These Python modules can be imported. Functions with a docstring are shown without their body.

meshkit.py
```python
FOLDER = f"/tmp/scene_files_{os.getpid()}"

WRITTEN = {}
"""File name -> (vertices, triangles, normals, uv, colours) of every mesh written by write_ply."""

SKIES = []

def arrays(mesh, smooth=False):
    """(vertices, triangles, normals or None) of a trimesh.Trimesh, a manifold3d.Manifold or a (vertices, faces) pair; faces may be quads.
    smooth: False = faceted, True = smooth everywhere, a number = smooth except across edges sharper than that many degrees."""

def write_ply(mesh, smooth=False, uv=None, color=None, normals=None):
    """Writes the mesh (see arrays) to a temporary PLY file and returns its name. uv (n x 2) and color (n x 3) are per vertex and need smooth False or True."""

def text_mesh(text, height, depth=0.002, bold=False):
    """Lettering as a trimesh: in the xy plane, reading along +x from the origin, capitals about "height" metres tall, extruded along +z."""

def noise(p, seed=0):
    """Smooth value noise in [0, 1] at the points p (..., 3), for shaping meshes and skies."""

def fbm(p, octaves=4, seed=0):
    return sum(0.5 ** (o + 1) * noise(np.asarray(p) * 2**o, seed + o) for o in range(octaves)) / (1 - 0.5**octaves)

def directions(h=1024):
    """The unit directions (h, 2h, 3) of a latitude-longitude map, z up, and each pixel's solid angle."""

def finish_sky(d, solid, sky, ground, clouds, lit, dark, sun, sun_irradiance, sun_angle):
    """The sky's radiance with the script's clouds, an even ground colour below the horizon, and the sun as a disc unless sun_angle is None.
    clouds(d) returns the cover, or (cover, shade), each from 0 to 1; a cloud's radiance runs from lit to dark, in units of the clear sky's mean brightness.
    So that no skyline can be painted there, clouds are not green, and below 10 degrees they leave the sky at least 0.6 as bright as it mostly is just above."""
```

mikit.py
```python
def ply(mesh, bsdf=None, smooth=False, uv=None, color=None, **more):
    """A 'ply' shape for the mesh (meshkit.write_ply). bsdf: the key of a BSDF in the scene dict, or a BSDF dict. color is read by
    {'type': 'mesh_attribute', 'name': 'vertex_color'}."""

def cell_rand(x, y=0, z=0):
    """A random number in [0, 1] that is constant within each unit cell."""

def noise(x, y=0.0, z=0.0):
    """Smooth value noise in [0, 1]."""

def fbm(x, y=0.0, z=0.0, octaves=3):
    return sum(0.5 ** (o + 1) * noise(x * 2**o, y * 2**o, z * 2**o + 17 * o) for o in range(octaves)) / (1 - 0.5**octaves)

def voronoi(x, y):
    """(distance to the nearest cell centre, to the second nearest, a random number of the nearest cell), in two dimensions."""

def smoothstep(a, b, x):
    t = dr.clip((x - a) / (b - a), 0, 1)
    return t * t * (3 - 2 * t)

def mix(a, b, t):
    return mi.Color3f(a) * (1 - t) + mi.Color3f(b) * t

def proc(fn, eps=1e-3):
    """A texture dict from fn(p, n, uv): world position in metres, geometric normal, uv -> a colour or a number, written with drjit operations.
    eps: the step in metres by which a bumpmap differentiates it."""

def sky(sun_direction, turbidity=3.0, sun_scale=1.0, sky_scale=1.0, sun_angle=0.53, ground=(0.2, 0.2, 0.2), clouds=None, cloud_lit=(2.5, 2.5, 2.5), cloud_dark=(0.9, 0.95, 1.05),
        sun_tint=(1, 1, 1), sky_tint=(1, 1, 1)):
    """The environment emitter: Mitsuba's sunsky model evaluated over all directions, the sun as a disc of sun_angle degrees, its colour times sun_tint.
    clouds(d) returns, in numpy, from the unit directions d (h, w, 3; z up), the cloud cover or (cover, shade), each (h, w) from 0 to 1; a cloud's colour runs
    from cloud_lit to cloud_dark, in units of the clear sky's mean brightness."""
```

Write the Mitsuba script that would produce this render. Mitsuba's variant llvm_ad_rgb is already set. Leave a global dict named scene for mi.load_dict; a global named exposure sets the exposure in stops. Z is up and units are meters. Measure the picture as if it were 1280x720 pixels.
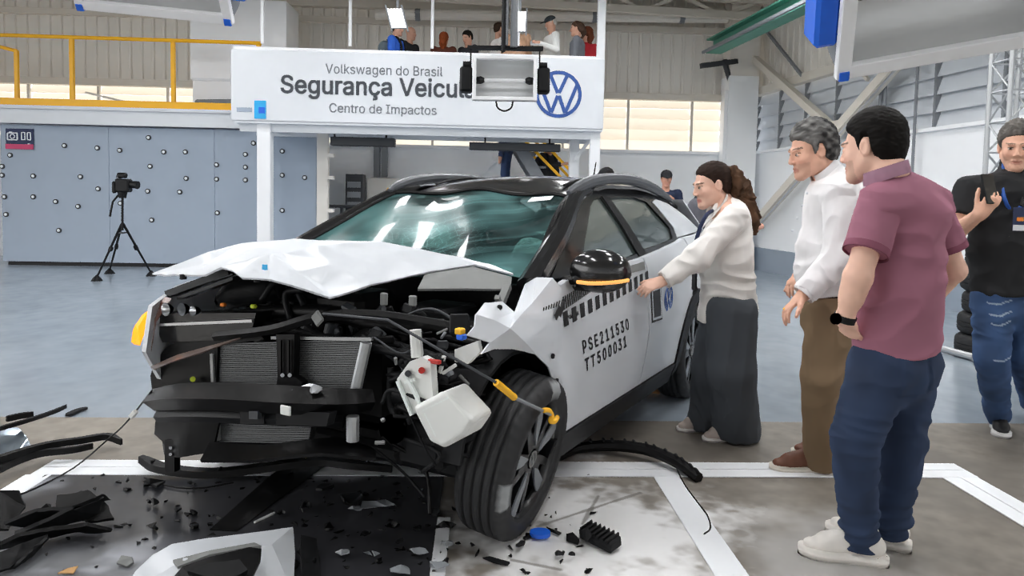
import math, random, numpy as np, trimesh, mitsuba as mi, drjit as dr, mikit, meshkit
import manifold3d as m3
from mikit import proc, ply, noise, fbm, smoothstep, mix, cell_rand, voronoi
from scipy.spatial import Delaunay
from shapely.geometry import Polygon, Point
from shapely import contains_xy
rng = random.Random(7)
NR = np.random.default_rng(7)
scene, labels = {}, {}

# ------------------------------------------------------------------ camera, sky, exposure
FOC, CX, CY, EYE_H = 900.0, 640.0, 303.0, 1.36
PITCH, ROLL, YAW = math.atan(53 / 900), 0.02, math.radians(2.5)
f0 = np.array([math.sin(YAW), math.cos(YAW), 0]); r0 = np.array([math.cos(YAW), -math.sin(YAW), 0]); Z = np.array([0, 0, 1.0])
FW = f0 * math.cos(PITCH) - Z * math.sin(PITCH)
u1 = Z * math.cos(PITCH) + f0 * math.sin(PITCH)
RT = r0 * math.cos(ROLL) + u1 * math.sin(ROLL)
UP = u1 * math.cos(ROLL) - r0 * math.sin(ROLL)
EYE = np.array([0, 0, EYE_H])
cm = np.eye(4); cm[:3, 0] = -RT; cm[:3, 1] = UP; cm[:3, 2] = FW; cm[:3, 3] = EYE
scene['camera'] = {'type': 'perspective', 'fov': math.degrees(2 * math.atan(640 / FOC)), 'fov_axis': 'x', 'near_clip': 0.05, 'far_clip': 300.0,
                   'principal_point_offset_y': (360 - CY) / 720.0, 'to_world': mi.ScalarTransform4f(cm.tolist())}
exposure = 0.82
scene['sky'] = mikit.sky([0.3, -0.5, 0.8], turbidity=4.0, sun_scale=0.0, sky_scale=16.0, clouds=lambda d: (np.ones(d.shape[:2]), 0.0 * d[..., 0]),
                         cloud_lit=(1.0, 1.0, 1.0), ground=(0.35, 0.35, 0.35))
SKYGAIN = 1.0

# ------------------------------------------------------------------ measuring helpers (a direction of sight at a real distance)
def ray(x, y): return FW + RT * ((x - CX) / FOC) - UP * ((y - CY) / FOC)
def gp(x, y, z=0.0): r = ray(x, y); return EYE + r * ((z - EYE_H) / r[2])         # on the level z
def onY(x, y, Y): r = ray(x, y); return EYE + r * (Y / r[1])                       # on the vertical plane y = Y
def at(x, y, d): return EYE + ray(x, y) * d                                        # at distance d
def unit(v): v = np.asarray(v, float); return v / (np.linalg.norm(v) + 1e-12)
CFR = unit([-.526, -.85, 0]); CLF = np.array([-CFR[1], CFR[0], 0]); CO = np.array([.11, 2.87, 0]) - .765 * CLF     # the car: front axle on the ground, forward, left
CARM = np.eye(4); CARM[:3, 0] = CFR; CARM[:3, 1] = CLF; CARM[:3, 3] = CO
def tocar(p): p = np.asarray(p, float) - CO; return np.array([p @ CFR, p @ CLF, p[2]])
def cs(px, py, y): r = ray(px, py); return tocar(EYE + r * ((y - (EYE - CO) @ CLF) / (r @ CLF)))      # car coordinates on the plane y
def cf(px, py, x): r = ray(px, py); return tocar(EYE + r * ((x - (EYE - CO) @ CFR) / (r @ CFR)))      # on the plane x
def cz(px, py, z): return tocar(gp(px, py, z))

# ------------------------------------------------------------------ meshes
TM = trimesh.Trimesh
def tm(v, f): return TM(np.asarray(v, float), np.asarray(f), process=False)
def cat(*ms): return trimesh.util.concatenate([m for m in (ms[0] if len(ms) == 1 and isinstance(ms[0], (list, tuple)) else ms)])
def man(m): q = m.to_mesh(); return tm(q.vert_properties[:, :3], q.tri_verts)
def xf(m, M): m = m.copy(); m.vertices = m.vertices @ np.asarray(M)[:3, :3].T + np.asarray(M)[:3, 3]; return m
def fr(o, x, y, z):
    M = np.eye(4); M[:3, 0], M[:3, 1], M[:3, 2], M[:3, 3] = x, y, z, o; return M
def rz(a, o=(0, 0, 0)): c, s = math.cos(a), math.sin(a); return fr(o, [c, s, 0], [-s, c, 0], [0, 0, 1])
def rot(ax, a, o=(0, 0, 0)): M = trimesh.transformations.rotation_matrix(a, ax); M[:3, 3] = o; return M
def bx(c, s, b=0.0, M=None):
    """box of centre c and size s, chamfered by b"""
    h = np.asarray(s, float) / 2
    if b <= 0:
        m = trimesh.creation.box(extents=s)
    else:
        b = min(b, 0.49 * min(s)); pts = []
        for sx in (-1, 1):
            for sy in (-1, 1):
                for sz in (-1, 1):
                    for k in range(3):
                        p = h.copy() - b; p[k] = h[k]; pts.append(p * (sx, sy, sz))
        m = TM(vertices=pts).convex_hull
    m = tm(m.vertices + np.asarray(c, float), m.faces)
    return m if M is None else xf(m, M)
def bar(a, b, w, h=None, up=(0, 0, 1), bev=0.0):
    """a straight bar of section w x h from a to b"""
    a, b = np.asarray(a, float), np.asarray(b, float); d = b - a; L = np.linalg.norm(d); d /= L
    up = np.asarray(up, float)
    if abs(d @ up) > .98: up = np.array([0, 1.0, 0])
    s = unit(np.cross(d, up)); u = np.cross(s, d)
    return bx((0, 0, 0), (w, L, h or w), bev, fr((a + b) / 2, s, d, u))
def smoothline(p, n=6):
    p = np.asarray(p, float)
    if len(p) < 3: return p
    q = np.vstack([2 * p[0] - p[1], p, 2 * p[-1] - p[-2]]); out = []
    for i in range(1, len(q) - 2):
        a, b, c, d = q[i - 1:i + 3]
        for t in np.arange(n) / n:
            out.append(.5 * (2 * b + (c - a) * t + (2 * a - 5 * b + 4 * c - d) * t * t + (3 * b - a - 3 * c + d) * t ** 3))
    return np.vstack([out, p[-1:]])
def tube(p, r, sides=8, smooth=0, caps=True):
    p = smoothline(p, smooth) if smooth else np.asarray(p, float)
    n = len(p); r = np.broadcast_to(r, (n,)) if np.ndim(r) == 0 or len(r) == n else np.interp(np.linspace(0, 1, n), np.linspace(0, 1, len(r)), r)
    t = np.gradient(p, axis=0); t /= np.linalg.norm(t, axis=1, keepdims=True) + 1e-12
    a = np.cross(t[0], [0, 0, 1.0]); a = unit(a if np.linalg.norm(a) > .05 else np.cross(t[0], [0, 1.0, 0])); A = []
    for k in range(n):
        a = unit(a - t[k] * (a @ t[k])); A.append(a)
    A = np.array(A); B = np.cross(t, A); ang = np.arange(sides) * 2 * np.pi / sides
    v = p[:, None] + r[:, None, None] * (np.cos(ang)[None, :, None] * A[:, None] + np.sin(ang)[None, :, None] * B[:, None])
    i, j = np.meshgrid(np.arange(n - 1), np.arange(sides), indexing='ij')
    q = np.stack([i * sides + j, i * sides + (j + 1) % sides, (i + 1) * sides + (j + 1) % sides, (i + 1) * sides + j], -1).reshape(-1, 4)
    f = np.vstack([q[:, [0, 1, 2]], q[:, [0, 2, 3]]]); v = v.reshape(-1, 3)
    if caps:
        k = np.arange(1, sides - 1)
        f = np.vstack([f, np.stack([0 * k, k + 1, k], 1), (n - 1) * sides + np.stack([0 * k, k, k + 1], 1)])
    return tm(v, f)
def lathe(prof, n=48, M=None, mod=None):
    """profile [(radius, height)] around z; mod(k) moves the radii of segment k"""
    prof = np.asarray(prof, float); a = np.arange(n) * 2 * np.pi / n; m = len(prof)
    R = np.broadcast_to(prof[:, 0], (n, m)).copy()
    if mod is not None: R = mod(R)
    v = np.stack([R * np.cos(a)[:, None], R * np.sin(a)[:, None], np.broadcast_to(prof[:, 1], (n, m))], -1).reshape(-1, 3)
    i, j = np.meshgrid(np.arange(n), np.arange(m - 1), indexing='ij'); k = (i + 1) % n
    q = np.stack([i * m + j, k * m + j, k * m + j + 1, i * m + j + 1], -1).reshape(-1, 4)
    r = tm(v, np.vstack([q[:, [0, 1, 2]], q[:, [0, 2, 3]]]))
    return r if M is None else xf(r, M)
def prism(poly, h, M=None, z0=0.0):
    p = poly if isinstance(poly, Polygon) else Polygon(poly)
    m = trimesh.creation.extrude_polygon(p.buffer(0) if not p.is_valid else p, h, engine='earcut'); m.vertices[:, 2] += z0
    return m if M is None else xf(m, M)
def sheet(poly, fn, thick, res=.06, holes=()):
    """a panel of outline poly (2-D) and thickness thick; fn(a, b, t) places it in space (t runs from -thick to 0)"""
    c = m3.CrossSection([np.asarray(q, float) for q in [poly, *holes]], m3.FillRule.EvenOdd)
    m = m3.Manifold.extrude(c, thick).refine_to_length(res)
    q = m.to_mesh(); v = q.vert_properties[:, :3].astype(float)
    out = np.stack(fn(v[:, 0], v[:, 1], v[:, 2] - thick), -1)
    r = tm(out, q.tri_verts)
    if r.volume < 0: r.invert()
    return r
def crumple(pts, bound, thick=.006, sub=2, jag=0.0, seed=1):
    """a folded sheet: pts = [(u, v, x, y, z)] with bound = indices of the outline; triangulated in (u, v), then thickened"""
    pts = np.asarray(pts, float); uv = pts[:, :2]; P = pts[:, 2:]
    tri = Delaunay(uv).simplices; pg = Polygon(uv[bound]).buffer(.001); c = uv[tri].mean(1)
    tri = tri[contains_xy(pg, c[:, 0], c[:, 1])]
    m = tm(P, tri); n = trimesh.Trimesh(np.c_[uv, 0 * uv[:, 0]], tri, process=False).face_normals[:, 2]
    tri = np.where((n < 0)[:, None], tri[:, ::-1], tri); m = tm(P, tri)
    for _ in range(sub):
        v, f = trimesh.remesh.subdivide(m.vertices, m.faces); m = TM(v, f, process=False); m.merge_vertices()
    if jag: m.vertices += (meshkit.fbm(m.vertices * 9 + seed, 3, seed) - .5)[:, None] * jag * np.array([1, 1, 1.0])
    nn = m.vertex_normals; k = len(m.vertices)
    e = m.edges_sorted; u, idx, cnt = np.unique(e, axis=0, return_index=True, return_counts=True)
    be = m.edges[idx[cnt == 1]]
    v = np.vstack([m.vertices, m.vertices - nn * thick])
    f = np.vstack([m.faces, m.faces[:, ::-1] + k, np.c_[be[:, 0], be[:, 0] + k, be[:, 1]], np.c_[be[:, 1], be[:, 0] + k, be[:, 1] + k]])
    return tm(v, f)
def text(s, h, M, depth=.002, bold=False): return xf(meshkit.text_mesh(s, h, depth, bold), M)
def ball(c, r, n=2):
    m = trimesh.creation.icosphere(n); return tm(m.vertices * np.asarray(r) + np.asarray(c), m.faces)

# ------------------------------------------------------------------ entries
COUNT = {}
def num(name):
    k = COUNT.get(name, 0); COUNT[name] = k + 1
    if k or name in scene: return f'{name}_{max(k, 1):03d}'
    return name
def tag(key, label=None, cat=None, group=None, kind=None):
    labels[key] = {k: v for k, v in (('label', label), ('category', cat), ('group', group), ('kind', kind)) if v}
    return key
def obj(name, mesh, mat, parent=None, smooth=30, label=None, cat=None, group=None, kind=None, color=None, M=None):
    key = num(parent + '__' + name if parent else name)
    if M is not None: mesh = xf(mesh, M)
    scene[key] = ply(mesh, mat, smooth=(True if color is not None else smooth), color=color)
    if label or kind or cat: tag(key, label, cat, group, kind)
    return key
def thing(name, label, cat, group=None, kind=None):
    return tag(num(name), label, cat, group, kind)
def copy(shape, name, parent, M, label=None, cat=None, group=None, kind=None):
    key = num(parent + '__' + name if parent else name)
    scene[key] = {**shape, 'to_world': mi.ScalarTransform4f(np.asarray(M).tolist())}
    if label or cat or kind: tag(key, label, cat, group, kind)
    return key
def tr(x, y, z, sx=1, sy=1, sz=1): return np.array([[sx, 0, 0, x], [0, sy, 0, y], [0, 0, sz, z], [0, 0, 0, 1.0]])

# ------------------------------------------------------------------ materials
def srgb(h):
    h = h.lstrip('#'); c = np.array([int(h[i:i + 2], 16) for i in (0, 2, 4)]) / 255
    return [float(x) for x in np.where(c < .04045, c / 12.92, ((c + .055) / 1.055) ** 2.4)]
def col(h): return {'type': 'rgb', 'value': srgb(h) if isinstance(h, str) else list(h)}
def mat(key, c, rough=.5, metal=0.0, two=False, **kw):
    b = {'type': 'principled', 'base_color': c if isinstance(c, dict) else col(c), 'roughness': rough if isinstance(rough, dict) else float(rough), 'metallic': float(metal), **kw}
    scene[key] = {'type': 'twosided', 'b': b} if two else b
    return key
def glow(key, c, power): return {'type': 'area', 'radiance': {'type': 'rgb', 'value': [x * power for x in c]}}
VC = {'type': 'mesh_attribute', 'name': 'vertex_color'}
mat('white_paint', '#e9ebee', .45); mat('wall_white', '#eceef0', .6); mat('grey_dado', '#8d98a5', .5); mat('siding', '#dedad3', .55, two=True)
mat('beam_cream', '#cfc9bf', .55); mat('panel_blue', '#98a5b5', .5); mat('yellow', '#f2b51c', .45); mat('black', '#131416', .45, specular=.25); mat('black_gloss', '#08080a', .12, clearcoat=1.0, clearcoat_gloss=.95)
mat('black_rough', '#1a1b1d', .7, specular=.25); mat('dark_grey', '#34373b', .55); mat('mid_grey', '#7b7f84', .5); mat('steel', '#b9bcc0', .35, .85); mat('alu', '#c3c6c8', .42, .7)
mat('blue_logo', '#2c4f93', .5); mat('ink', '#3c4148', .6); mat('ink_light', '#6c7178', .6); mat('blue_plastic', '#1e63d8', .4); mat('green_rail', '#4c8a78', .55)
mat('roof_grey', '#b0aea8', .7, two=True); mat('navy', '#1d2a4d', .6); mat('pink', '#c2406a', .6); mat('rubber', '#1c1d1f', .75); mat('orange', '#e8852a', .4)
mat('sign_white', '#d7dbe0', .5)
# ------------------------------------------------------------------ the setting
def epoxy(p, n, uv):
    a = fbm(p.x * 1.3, p.y * .6, 0, 4); b = fbm(p.x * 9, p.y * 7, 3, 3)
    return mix(srgb('#6f7983'), srgb('#8a939c'), dr.clip(a * 1.1 + (b - .5) * .5, 0, 1))
def epoxy_r(p, n, uv): return .13 + .16 * fbm(p.x * 3, p.y * 3, 5, 3)
SCUFFS = [(*gp(672, 658)[:2], *gp(800, 616)[:2]), (*gp(728, 655)[:2], *gp(748, 620)[:2]), (*gp(640, 700)[:2], *gp(700, 712)[:2])]
def concrete(p, n, uv):
    a = fbm(p.x * 1.7, p.y * 1.7, 1, 4); b = fbm(p.x * 14, p.y * 14, 2, 3); s = smoothstep(.52, .72, fbm(p.x * .9 + 7, p.y * 2.1, 4, 3))
    c = mix(srgb('#6b655d'), srgb('#8b857c'), dr.clip(a * .9 + (b - .5) * .7, 0, 1))
    c = mix(c, mi.Color3f(srgb('#5e5a54')), .5 * s)
    # white powder of the burst airbags trodden over the slab beside the wheel, with scuffs through it
    d = dr.sqrt(dr.square((p.x - .44) / .55) + dr.square((p.y - 2.75) / .75)); w = fbm(p.x * 3.1, p.y * 3.1, 9, 4); st = fbm(p.x * 2 + p.y * 9, p.y * 2 - p.x * 8, 12, 3)
    k = smoothstep(.18, .92, 1.2 - d * .75 + (w - .5) * 1.25 + .35 * (fbm(p.x * 17, p.y * 17, 19, 3) - .5) - .3 * smoothstep(.45, .75, st))
    d2 = dr.sqrt(dr.square((p.x - 1.35) / .5) + dr.square((p.y - 2.4) / .7)); k2 = .35 * smoothstep(.3, .9, 1.2 - d2 + (w - .5) * 1.4)
    c = mix(c, mi.Color3f(srgb('#dcdcdc')), dr.clip(dr.maximum(k, k2), 0, 1))
    for x0, y0, x1, y1 in SCUFFS:           # dark drag marks through the powder
        dx, dy = x1 - x0, y1 - y0; t = dr.clip(((p.x - x0) * dx + (p.y - y0) * dy) / (dx * dx + dy * dy), 0, 1)
        e = dr.sqrt(dr.square(p.x - x0 - t * dx) + dr.square(p.y - y0 - t * dy)) + .012 * (fbm(p.x * 14, p.y * 14, 31, 2) - .5)
        c = mix(c, mi.Color3f(srgb('#6a6661')), .7 * (1 - smoothstep(.004, .016, e)))
    return c
def concrete_r(p, n, uv): return .3 + .4 * fbm(p.x * 2.3, p.y * 2.3, 6, 3)
def plate(p, n, uv):
    a = fbm(p.x * 1.9, p.y * 1.5, 2, 4); b = fbm(p.x * 11, p.y * 11, 8, 3); w = smoothstep(.56, .75, fbm(p.x * 2.4 + 3, p.y * 3.3 + 1, 14, 4))
    c = mix(srgb('#46484c'), srgb('#6d6f73'), dr.clip(a + (b - .5) * .5, 0, 1))
    oil = smoothstep(.42, .6, fbm(p.x * 1.3 + 5, p.y * 1.3 + 2, 21, 3) + .32 * smoothstep(-.9, .1, p.x))
    c = mix(c, mi.Color3f(srgb('#26262a')), .8 * oil)
    return mix(c, mi.Color3f(srgb('#b6bac4')), .65 * w * (1 - oil))
def plate_r(p, n, uv): return .12 + .4 * fbm(p.x * 2.6, p.y * 2.6, 16, 3)
mat('epoxy', proc(epoxy), proc(epoxy_r)); mat('concrete', proc(concrete), proc(concrete_r)); mat('plate', proc(plate), proc(plate_r)); mat('tape', '#e4e7ea', .5)
YW, YS, XR = 15.3, 12.3, 6.0
obj('floor', bx((-3, 12.2, -.05), (24, 15.64, .1)), 'epoxy', kind='structure', label='glossy grey blue epoxy floor of the crash hall')
obj('floor_slab', bx((-3, -.81, -.05), (24, 10.38, .1)), 'concrete', kind='structure', label='bare worn concrete slab in front of the epoxy floor')
obj('floor_plate', bx((-1.10, 1.73, .001), (1.88, 3.48, .004)), 'plate', kind='structure', label='dark oily plate floor inside the white frame')
for i, (a, b, w) in enumerate([((-2.13, 3.61), (2.54, 3.61), .095), ((-2.13, 3.51), (2.54, 3.51), .095), ((.94, 3.46), (.94, 0.5), .125), ((-2.09, 3.46), (-2.09, 0.5), .12), ((2.49, 3.46), (2.49, 0.5), .09), ((2.395, 3.46), (2.395, .5), .09), ((-.135, 3.0), (-.135, .5), .055)]):
    obj('floor_tape', bar((*a, .004), (*b, .004), w, .004), 'tape', kind='structure', label='white tape line framing the impact square on the floor' if i == 0 else None)

# back wall: white base, band of louvred daylight windows, corrugated siding above
obj('wall_back', cat(bx((-2.1, YW + .1, 1.21), (16.2, .2, 2.42)), bx((-12.6, YW + .1, 1.21), (.8, .2, 2.42)), bx((-3.5, YW + .05, 2.44), (19, .3, .06))), 'wall_white', kind='structure', label='white lower back wall of the hall')
obj('wall_back_girt', cat(bx((-3.5, YW - .02, 3.6), (19, .16, .14)), bx((-3.5, YW - .02, 5.0), (19, .14, .12)), bx((-3.5, YW - .05, 5.35), (19, .2, .2))), 'beam_cream', kind='structure', label='cream steel girts along the back wall')
def rib(w, h):
    p = [(0, 0), (.02, -.035), (.06, -.035), (.08, 0), (w, 0), (w, .008), (.085, .008), (.062, -.027), (.018, -.027), (0, .008)]
    m = trimesh.creation.extrude_polygon(Polygon(p), h, engine='earcut'); return m
sid = ply(rib(.23, 2.8), 'siding')
for i in range(80):
    copy(sid, 'siding_panel', 'wall_back', tr(-12.6 + .23 * i, YW + .05, 3.67))
win = tag('window_1', 'long band of translucent white louvres glowing with daylight in the back wall', None, None, 'structure')
scene['louvre_back'] = {'type': 'principledthin', 'base_color': col('#f8f3ea'), 'roughness': .6, 'diff_trans': 1.4, 'spec_trans': 0.0, 'eta': 1.3}
scene['louvre_grey'] = {'type': 'principledthin', 'base_color': col('#dde1e6'), 'roughness': .5, 'diff_trans': .5, 'spec_trans': 0.0, 'eta': 1.3}
xs = [5.1, 4.45, 3.08, 1.7, .35, -1.05, -2.4, -3.8, -5.15, -6.5, -7.9, -9.3, -10.7, -12]
for i in range(len(xs) - 1):
    w = xs[i] - xs[i + 1]
    for k in range(5):
        obj('louvre', bx((0, 0, 0), (w - .04, .004, .27), 0, rot([1, 0, 0], -.5, ((xs[i] + xs[i + 1]) / 2, YW + .08, 2.58 + .225 * k))), 'louvre_back', win)
    obj('mullion', bx((xs[i], YW + .02, 3.03), (.05, .06, 1.14)), 'beam_cream', win)
col_ = obj('column', cat(bx((5.35, YW - .3, 2.0), (.62, .5, 4.0)), ), 'wall_white', kind='structure', label='white boxed column in the back right corner')
obj('column_top', bx((5.36, YW - .28, 5.0), (.6, .46, 2.0)), 'siding', kind='structure', label='grey upper part of the corner column')
obj('column_pipe', bx((5.0, YW - .5, 2.6), (.07, .07, 2.2)), 'white_paint', 'column')

# right wall, running a little outwards towards the viewer
WD = unit([math.sin(math.radians(5.4)), -math.cos(math.radians(5.4)), 0]); WN = np.array([-WD[1], WD[0], 0]) * -1  # along, into the room
WO = np.array([5.80, 15.2, 0])
WM = fr(WO, WD, -WN, Z)            # x along the wall, y outwards, z up
def wall(mesh): return xf(mesh, WM)
obj('wall_right', wall(cat(bx((11.8, .1, 1.23), (24, .2, 2.46)), bx((11.8, .06, 2.46), (24, .26, .05)))), 'wall_white', kind='structure', label='white lower right wall of the hall')
obj('baseboard_right', wall(bx((9, -.01, .235), (18.4, .05, .47))), 'grey_dado', kind='structure', label='blue grey painted base strip along the right wall')
obj('wall_right_girt', wall(cat(bx((9, -.04, 3.72), (18.4, .16, .16)), bx((9, -.04, 5.6), (18.4, .16, .14)))), 'beam_cream', kind='structure', label='cream steel girt above the right windows')
for i in range(70):
    copy(sid, 'siding_panel', 'wall_right', WM @ tr(-.1 + .23 * i, .06, 3.8, 1, 1, 1.1))
win2 = tag('window_2', 'wide bank of grey louvres in the right wall', None, None, 'structure')
px_ = [0, .95, 1.9, 2.9, 4.1, 5.3, 6.5, 7.7, 8.9, 10.1, 11.3]
for i in range(len(px_) - 1):
    w = px_[i + 1] - px_[i]
    for k in range(5):
        obj('louvre', wall(bx((0, 0, 0), (w - .03, .006, .3), 0, rot([1, 0, 0], -.33, ((px_[i] + px_[i + 1]) / 2, .08, 2.6 + .245 * k)))), 'louvre_grey', win2)
    obj('mullion', wall(bx((px_[i], .06, 3.07), (.04, .09, 1.2))), 'mid_grey', win2)
obj('window_2_reveal', wall(bx((9, .42, 3.07), (18.4, .02, 1.5))), 'siding', kind='structure', label='grey outer screen behind the right louvres')

# roof: sloped sheets on purlins and trusses
def roofz(x): return 5.75 + (6.2 - x) * .045
rp = []
obj('ceiling', prism([(-13, roofz(-13)), (8.5, roofz(8.5)), (8.5, roofz(8.5) + .08), (-13, roofz(-13) + .08)], 26, fr((0, 16, 0), [1, 0, 0], [0, 0, 1], [0, -1, 0])), 'roof_grey', kind='structure', label='sloping grey sheet roof of the hall')
for k in range(9):
    x = -10 + 2.0 * k
    obj('roof_purlin', bx((x, 3, roofz(x) - .11), (.09, 25, .2)), 'roof_grey', kind='structure')
for k, y in enumerate((14.6, 9.5, 4.4)):
    b = [bar((-12.5, y, roofz(-12.5) - .3), (6.9, y, roofz(6.9) - .3), .16, .16), bar((-12.5, y, roofz(-12.5) - .95), (6.9, y, roofz(6.9) - .6), .14, .14)]
    for q in range(12):
        x = -12 + 1.6 * q
        b.append(bar((x, y, roofz(x) - .35), (x + .8, y, roofz(x) - .9 + .02 * q), .07)); b.append(bar((x + 1.6, y, roofz(x) - .35), (x + .8, y, roofz(x) - .9 + .02 * q), .07))
    obj('roof_truss', cat(b), 'beam_cream', kind='structure', label='cream steel roof truss spanning the hall' if k == 0 else None)
obj('wall_front', bx((-2.5, -8.1, 3.1), (21, .2, 6.2)), 'wall_white', kind='structure', label='white wall of the hall behind the viewer')
obj('door_1', cat(bx((-10.25, YW, 1.2), (.12, .3, 2.4)), bx((-12.1, YW, 1.2), (.12, .3, 2.4))), 'white_paint', kind='structure', label='frame of the open hall door in the back left corner')
# left wall far outside the frame with a wide open hall door towards the viewer
obj('wall_left', bx((-12.6, 12.3, 3.1), (.2, 6.4, 6.2)), 'wall_white', kind='structure', label='white left wall of the hall')
# ------------------------------------------------------------------ the hall's own lamps: rows of high-bay luminaires under the roof
mat('lamp_body', '#d7dade', .5)
LAMP = 14.0
for i, (x, y) in enumerate([(x, y) for y in (1.6, 4.2, 7.2, 10.4) for x in (-4.6, -1.6, 1.4, 4.2)]):
    t = thing('ceiling_luminaire', 'long white luminaire hung under the hall roof', 'lamp', 'ceiling luminaires over the hall')
    z = 4.95
    obj('housing', cat(bx((x, y, z + .06), (.5, 1.5, .08), .01), bx((x, y - .6, (z + .1 + roofz(x)) / 2), (.02, .02, roofz(x) - z - .1)), bx((x, y + .6, (z + .1 + roofz(x)) / 2), (.02, .02, roofz(x) - z - .1))), 'lamp_body', t)
    k = obj('diffuser', tm([(x - .22, y - .72, z), (x + .22, y - .72, z), (x + .22, y + .72, z), (x - .22, y + .72, z)], [[0, 2, 1], [0, 3, 2]]), 'lamp_body', t, smooth=False)
    scene[k]['emitter'] = glow('', (1.0, 1.0, 1.0), LAMP)
# ------------------------------------------------------------------ bracing, rails and pipes along the right wall
def wpt(px, py, off=-.25):
    """the point of the plane OFF in front of the right wall seen at a pixel"""
    r = ray(px, py); n = -WN; o = WO + n * off; return EYE + r * (((o - EYE) @ n) / (r @ n))
t = thing('wall_brace', 'cream diagonal steel brace falling from the corner column towards the right windows', 'brace'); obj('bar', bar(wpt(926, 58), wpt(1046, 165), .13, .13), 'beam_cream', t); obj('gusset_plate', bx((0, 0, 0), (.3, .02, .3), 0, fr(wpt(1044, 162), WD, -WN, Z)), 'beam_cream', t)
t = thing('wall_brace', 'long pale steel brace rising to the right across the grey louvres', 'brace'); obj('bar', bar(wpt(940, 285), wpt(1150, 46), .15, .15), 'beam_cream', t); obj('edge_strip', bar(wpt(944, 287, -.33), wpt(1153, 48, -.33), .03, .02), 'steel', t)
t = thing('wall_brace', 'thin cream brace high on the siding above the right windows', 'brace'); obj('bar', bar(wpt(1010, 5, -.1), wpt(1085, 100, -.1), .05, .05), 'beam_cream', t)
t = thing('wall_brace', 'thin dark brace on the right siding beside the green rail', 'brace'); obj('bar', bar(wpt(955, 35, -.1), wpt(1003, 95, -.1), .05, .05), 'mid_grey', t)
t = thing('conduit_pipe', 'thin grey conduit running down the white wall between the two men', 'pipe'); obj('pipe', tube([wpt(1149, 52, -.12), wpt(1139, 235, -.12)], .022), 'mid_grey', t); obj('clamp', bx((0, 0, 0), (.08, .05, .05), 0, fr(wpt(1139, 232, -.1), WD, -WN, Z)), 'steel', t)
t = thing('conduit_pipe', 'pair of short grey pipes below the hanging lamp at the right louvres', 'pipe')
for d in (-.5, 5): obj('pipe', tube([wpt(1104 + d, 55, -.12), wpt(1100 + d, 150, -.12)], .026), 'mid_grey', t)
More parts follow.
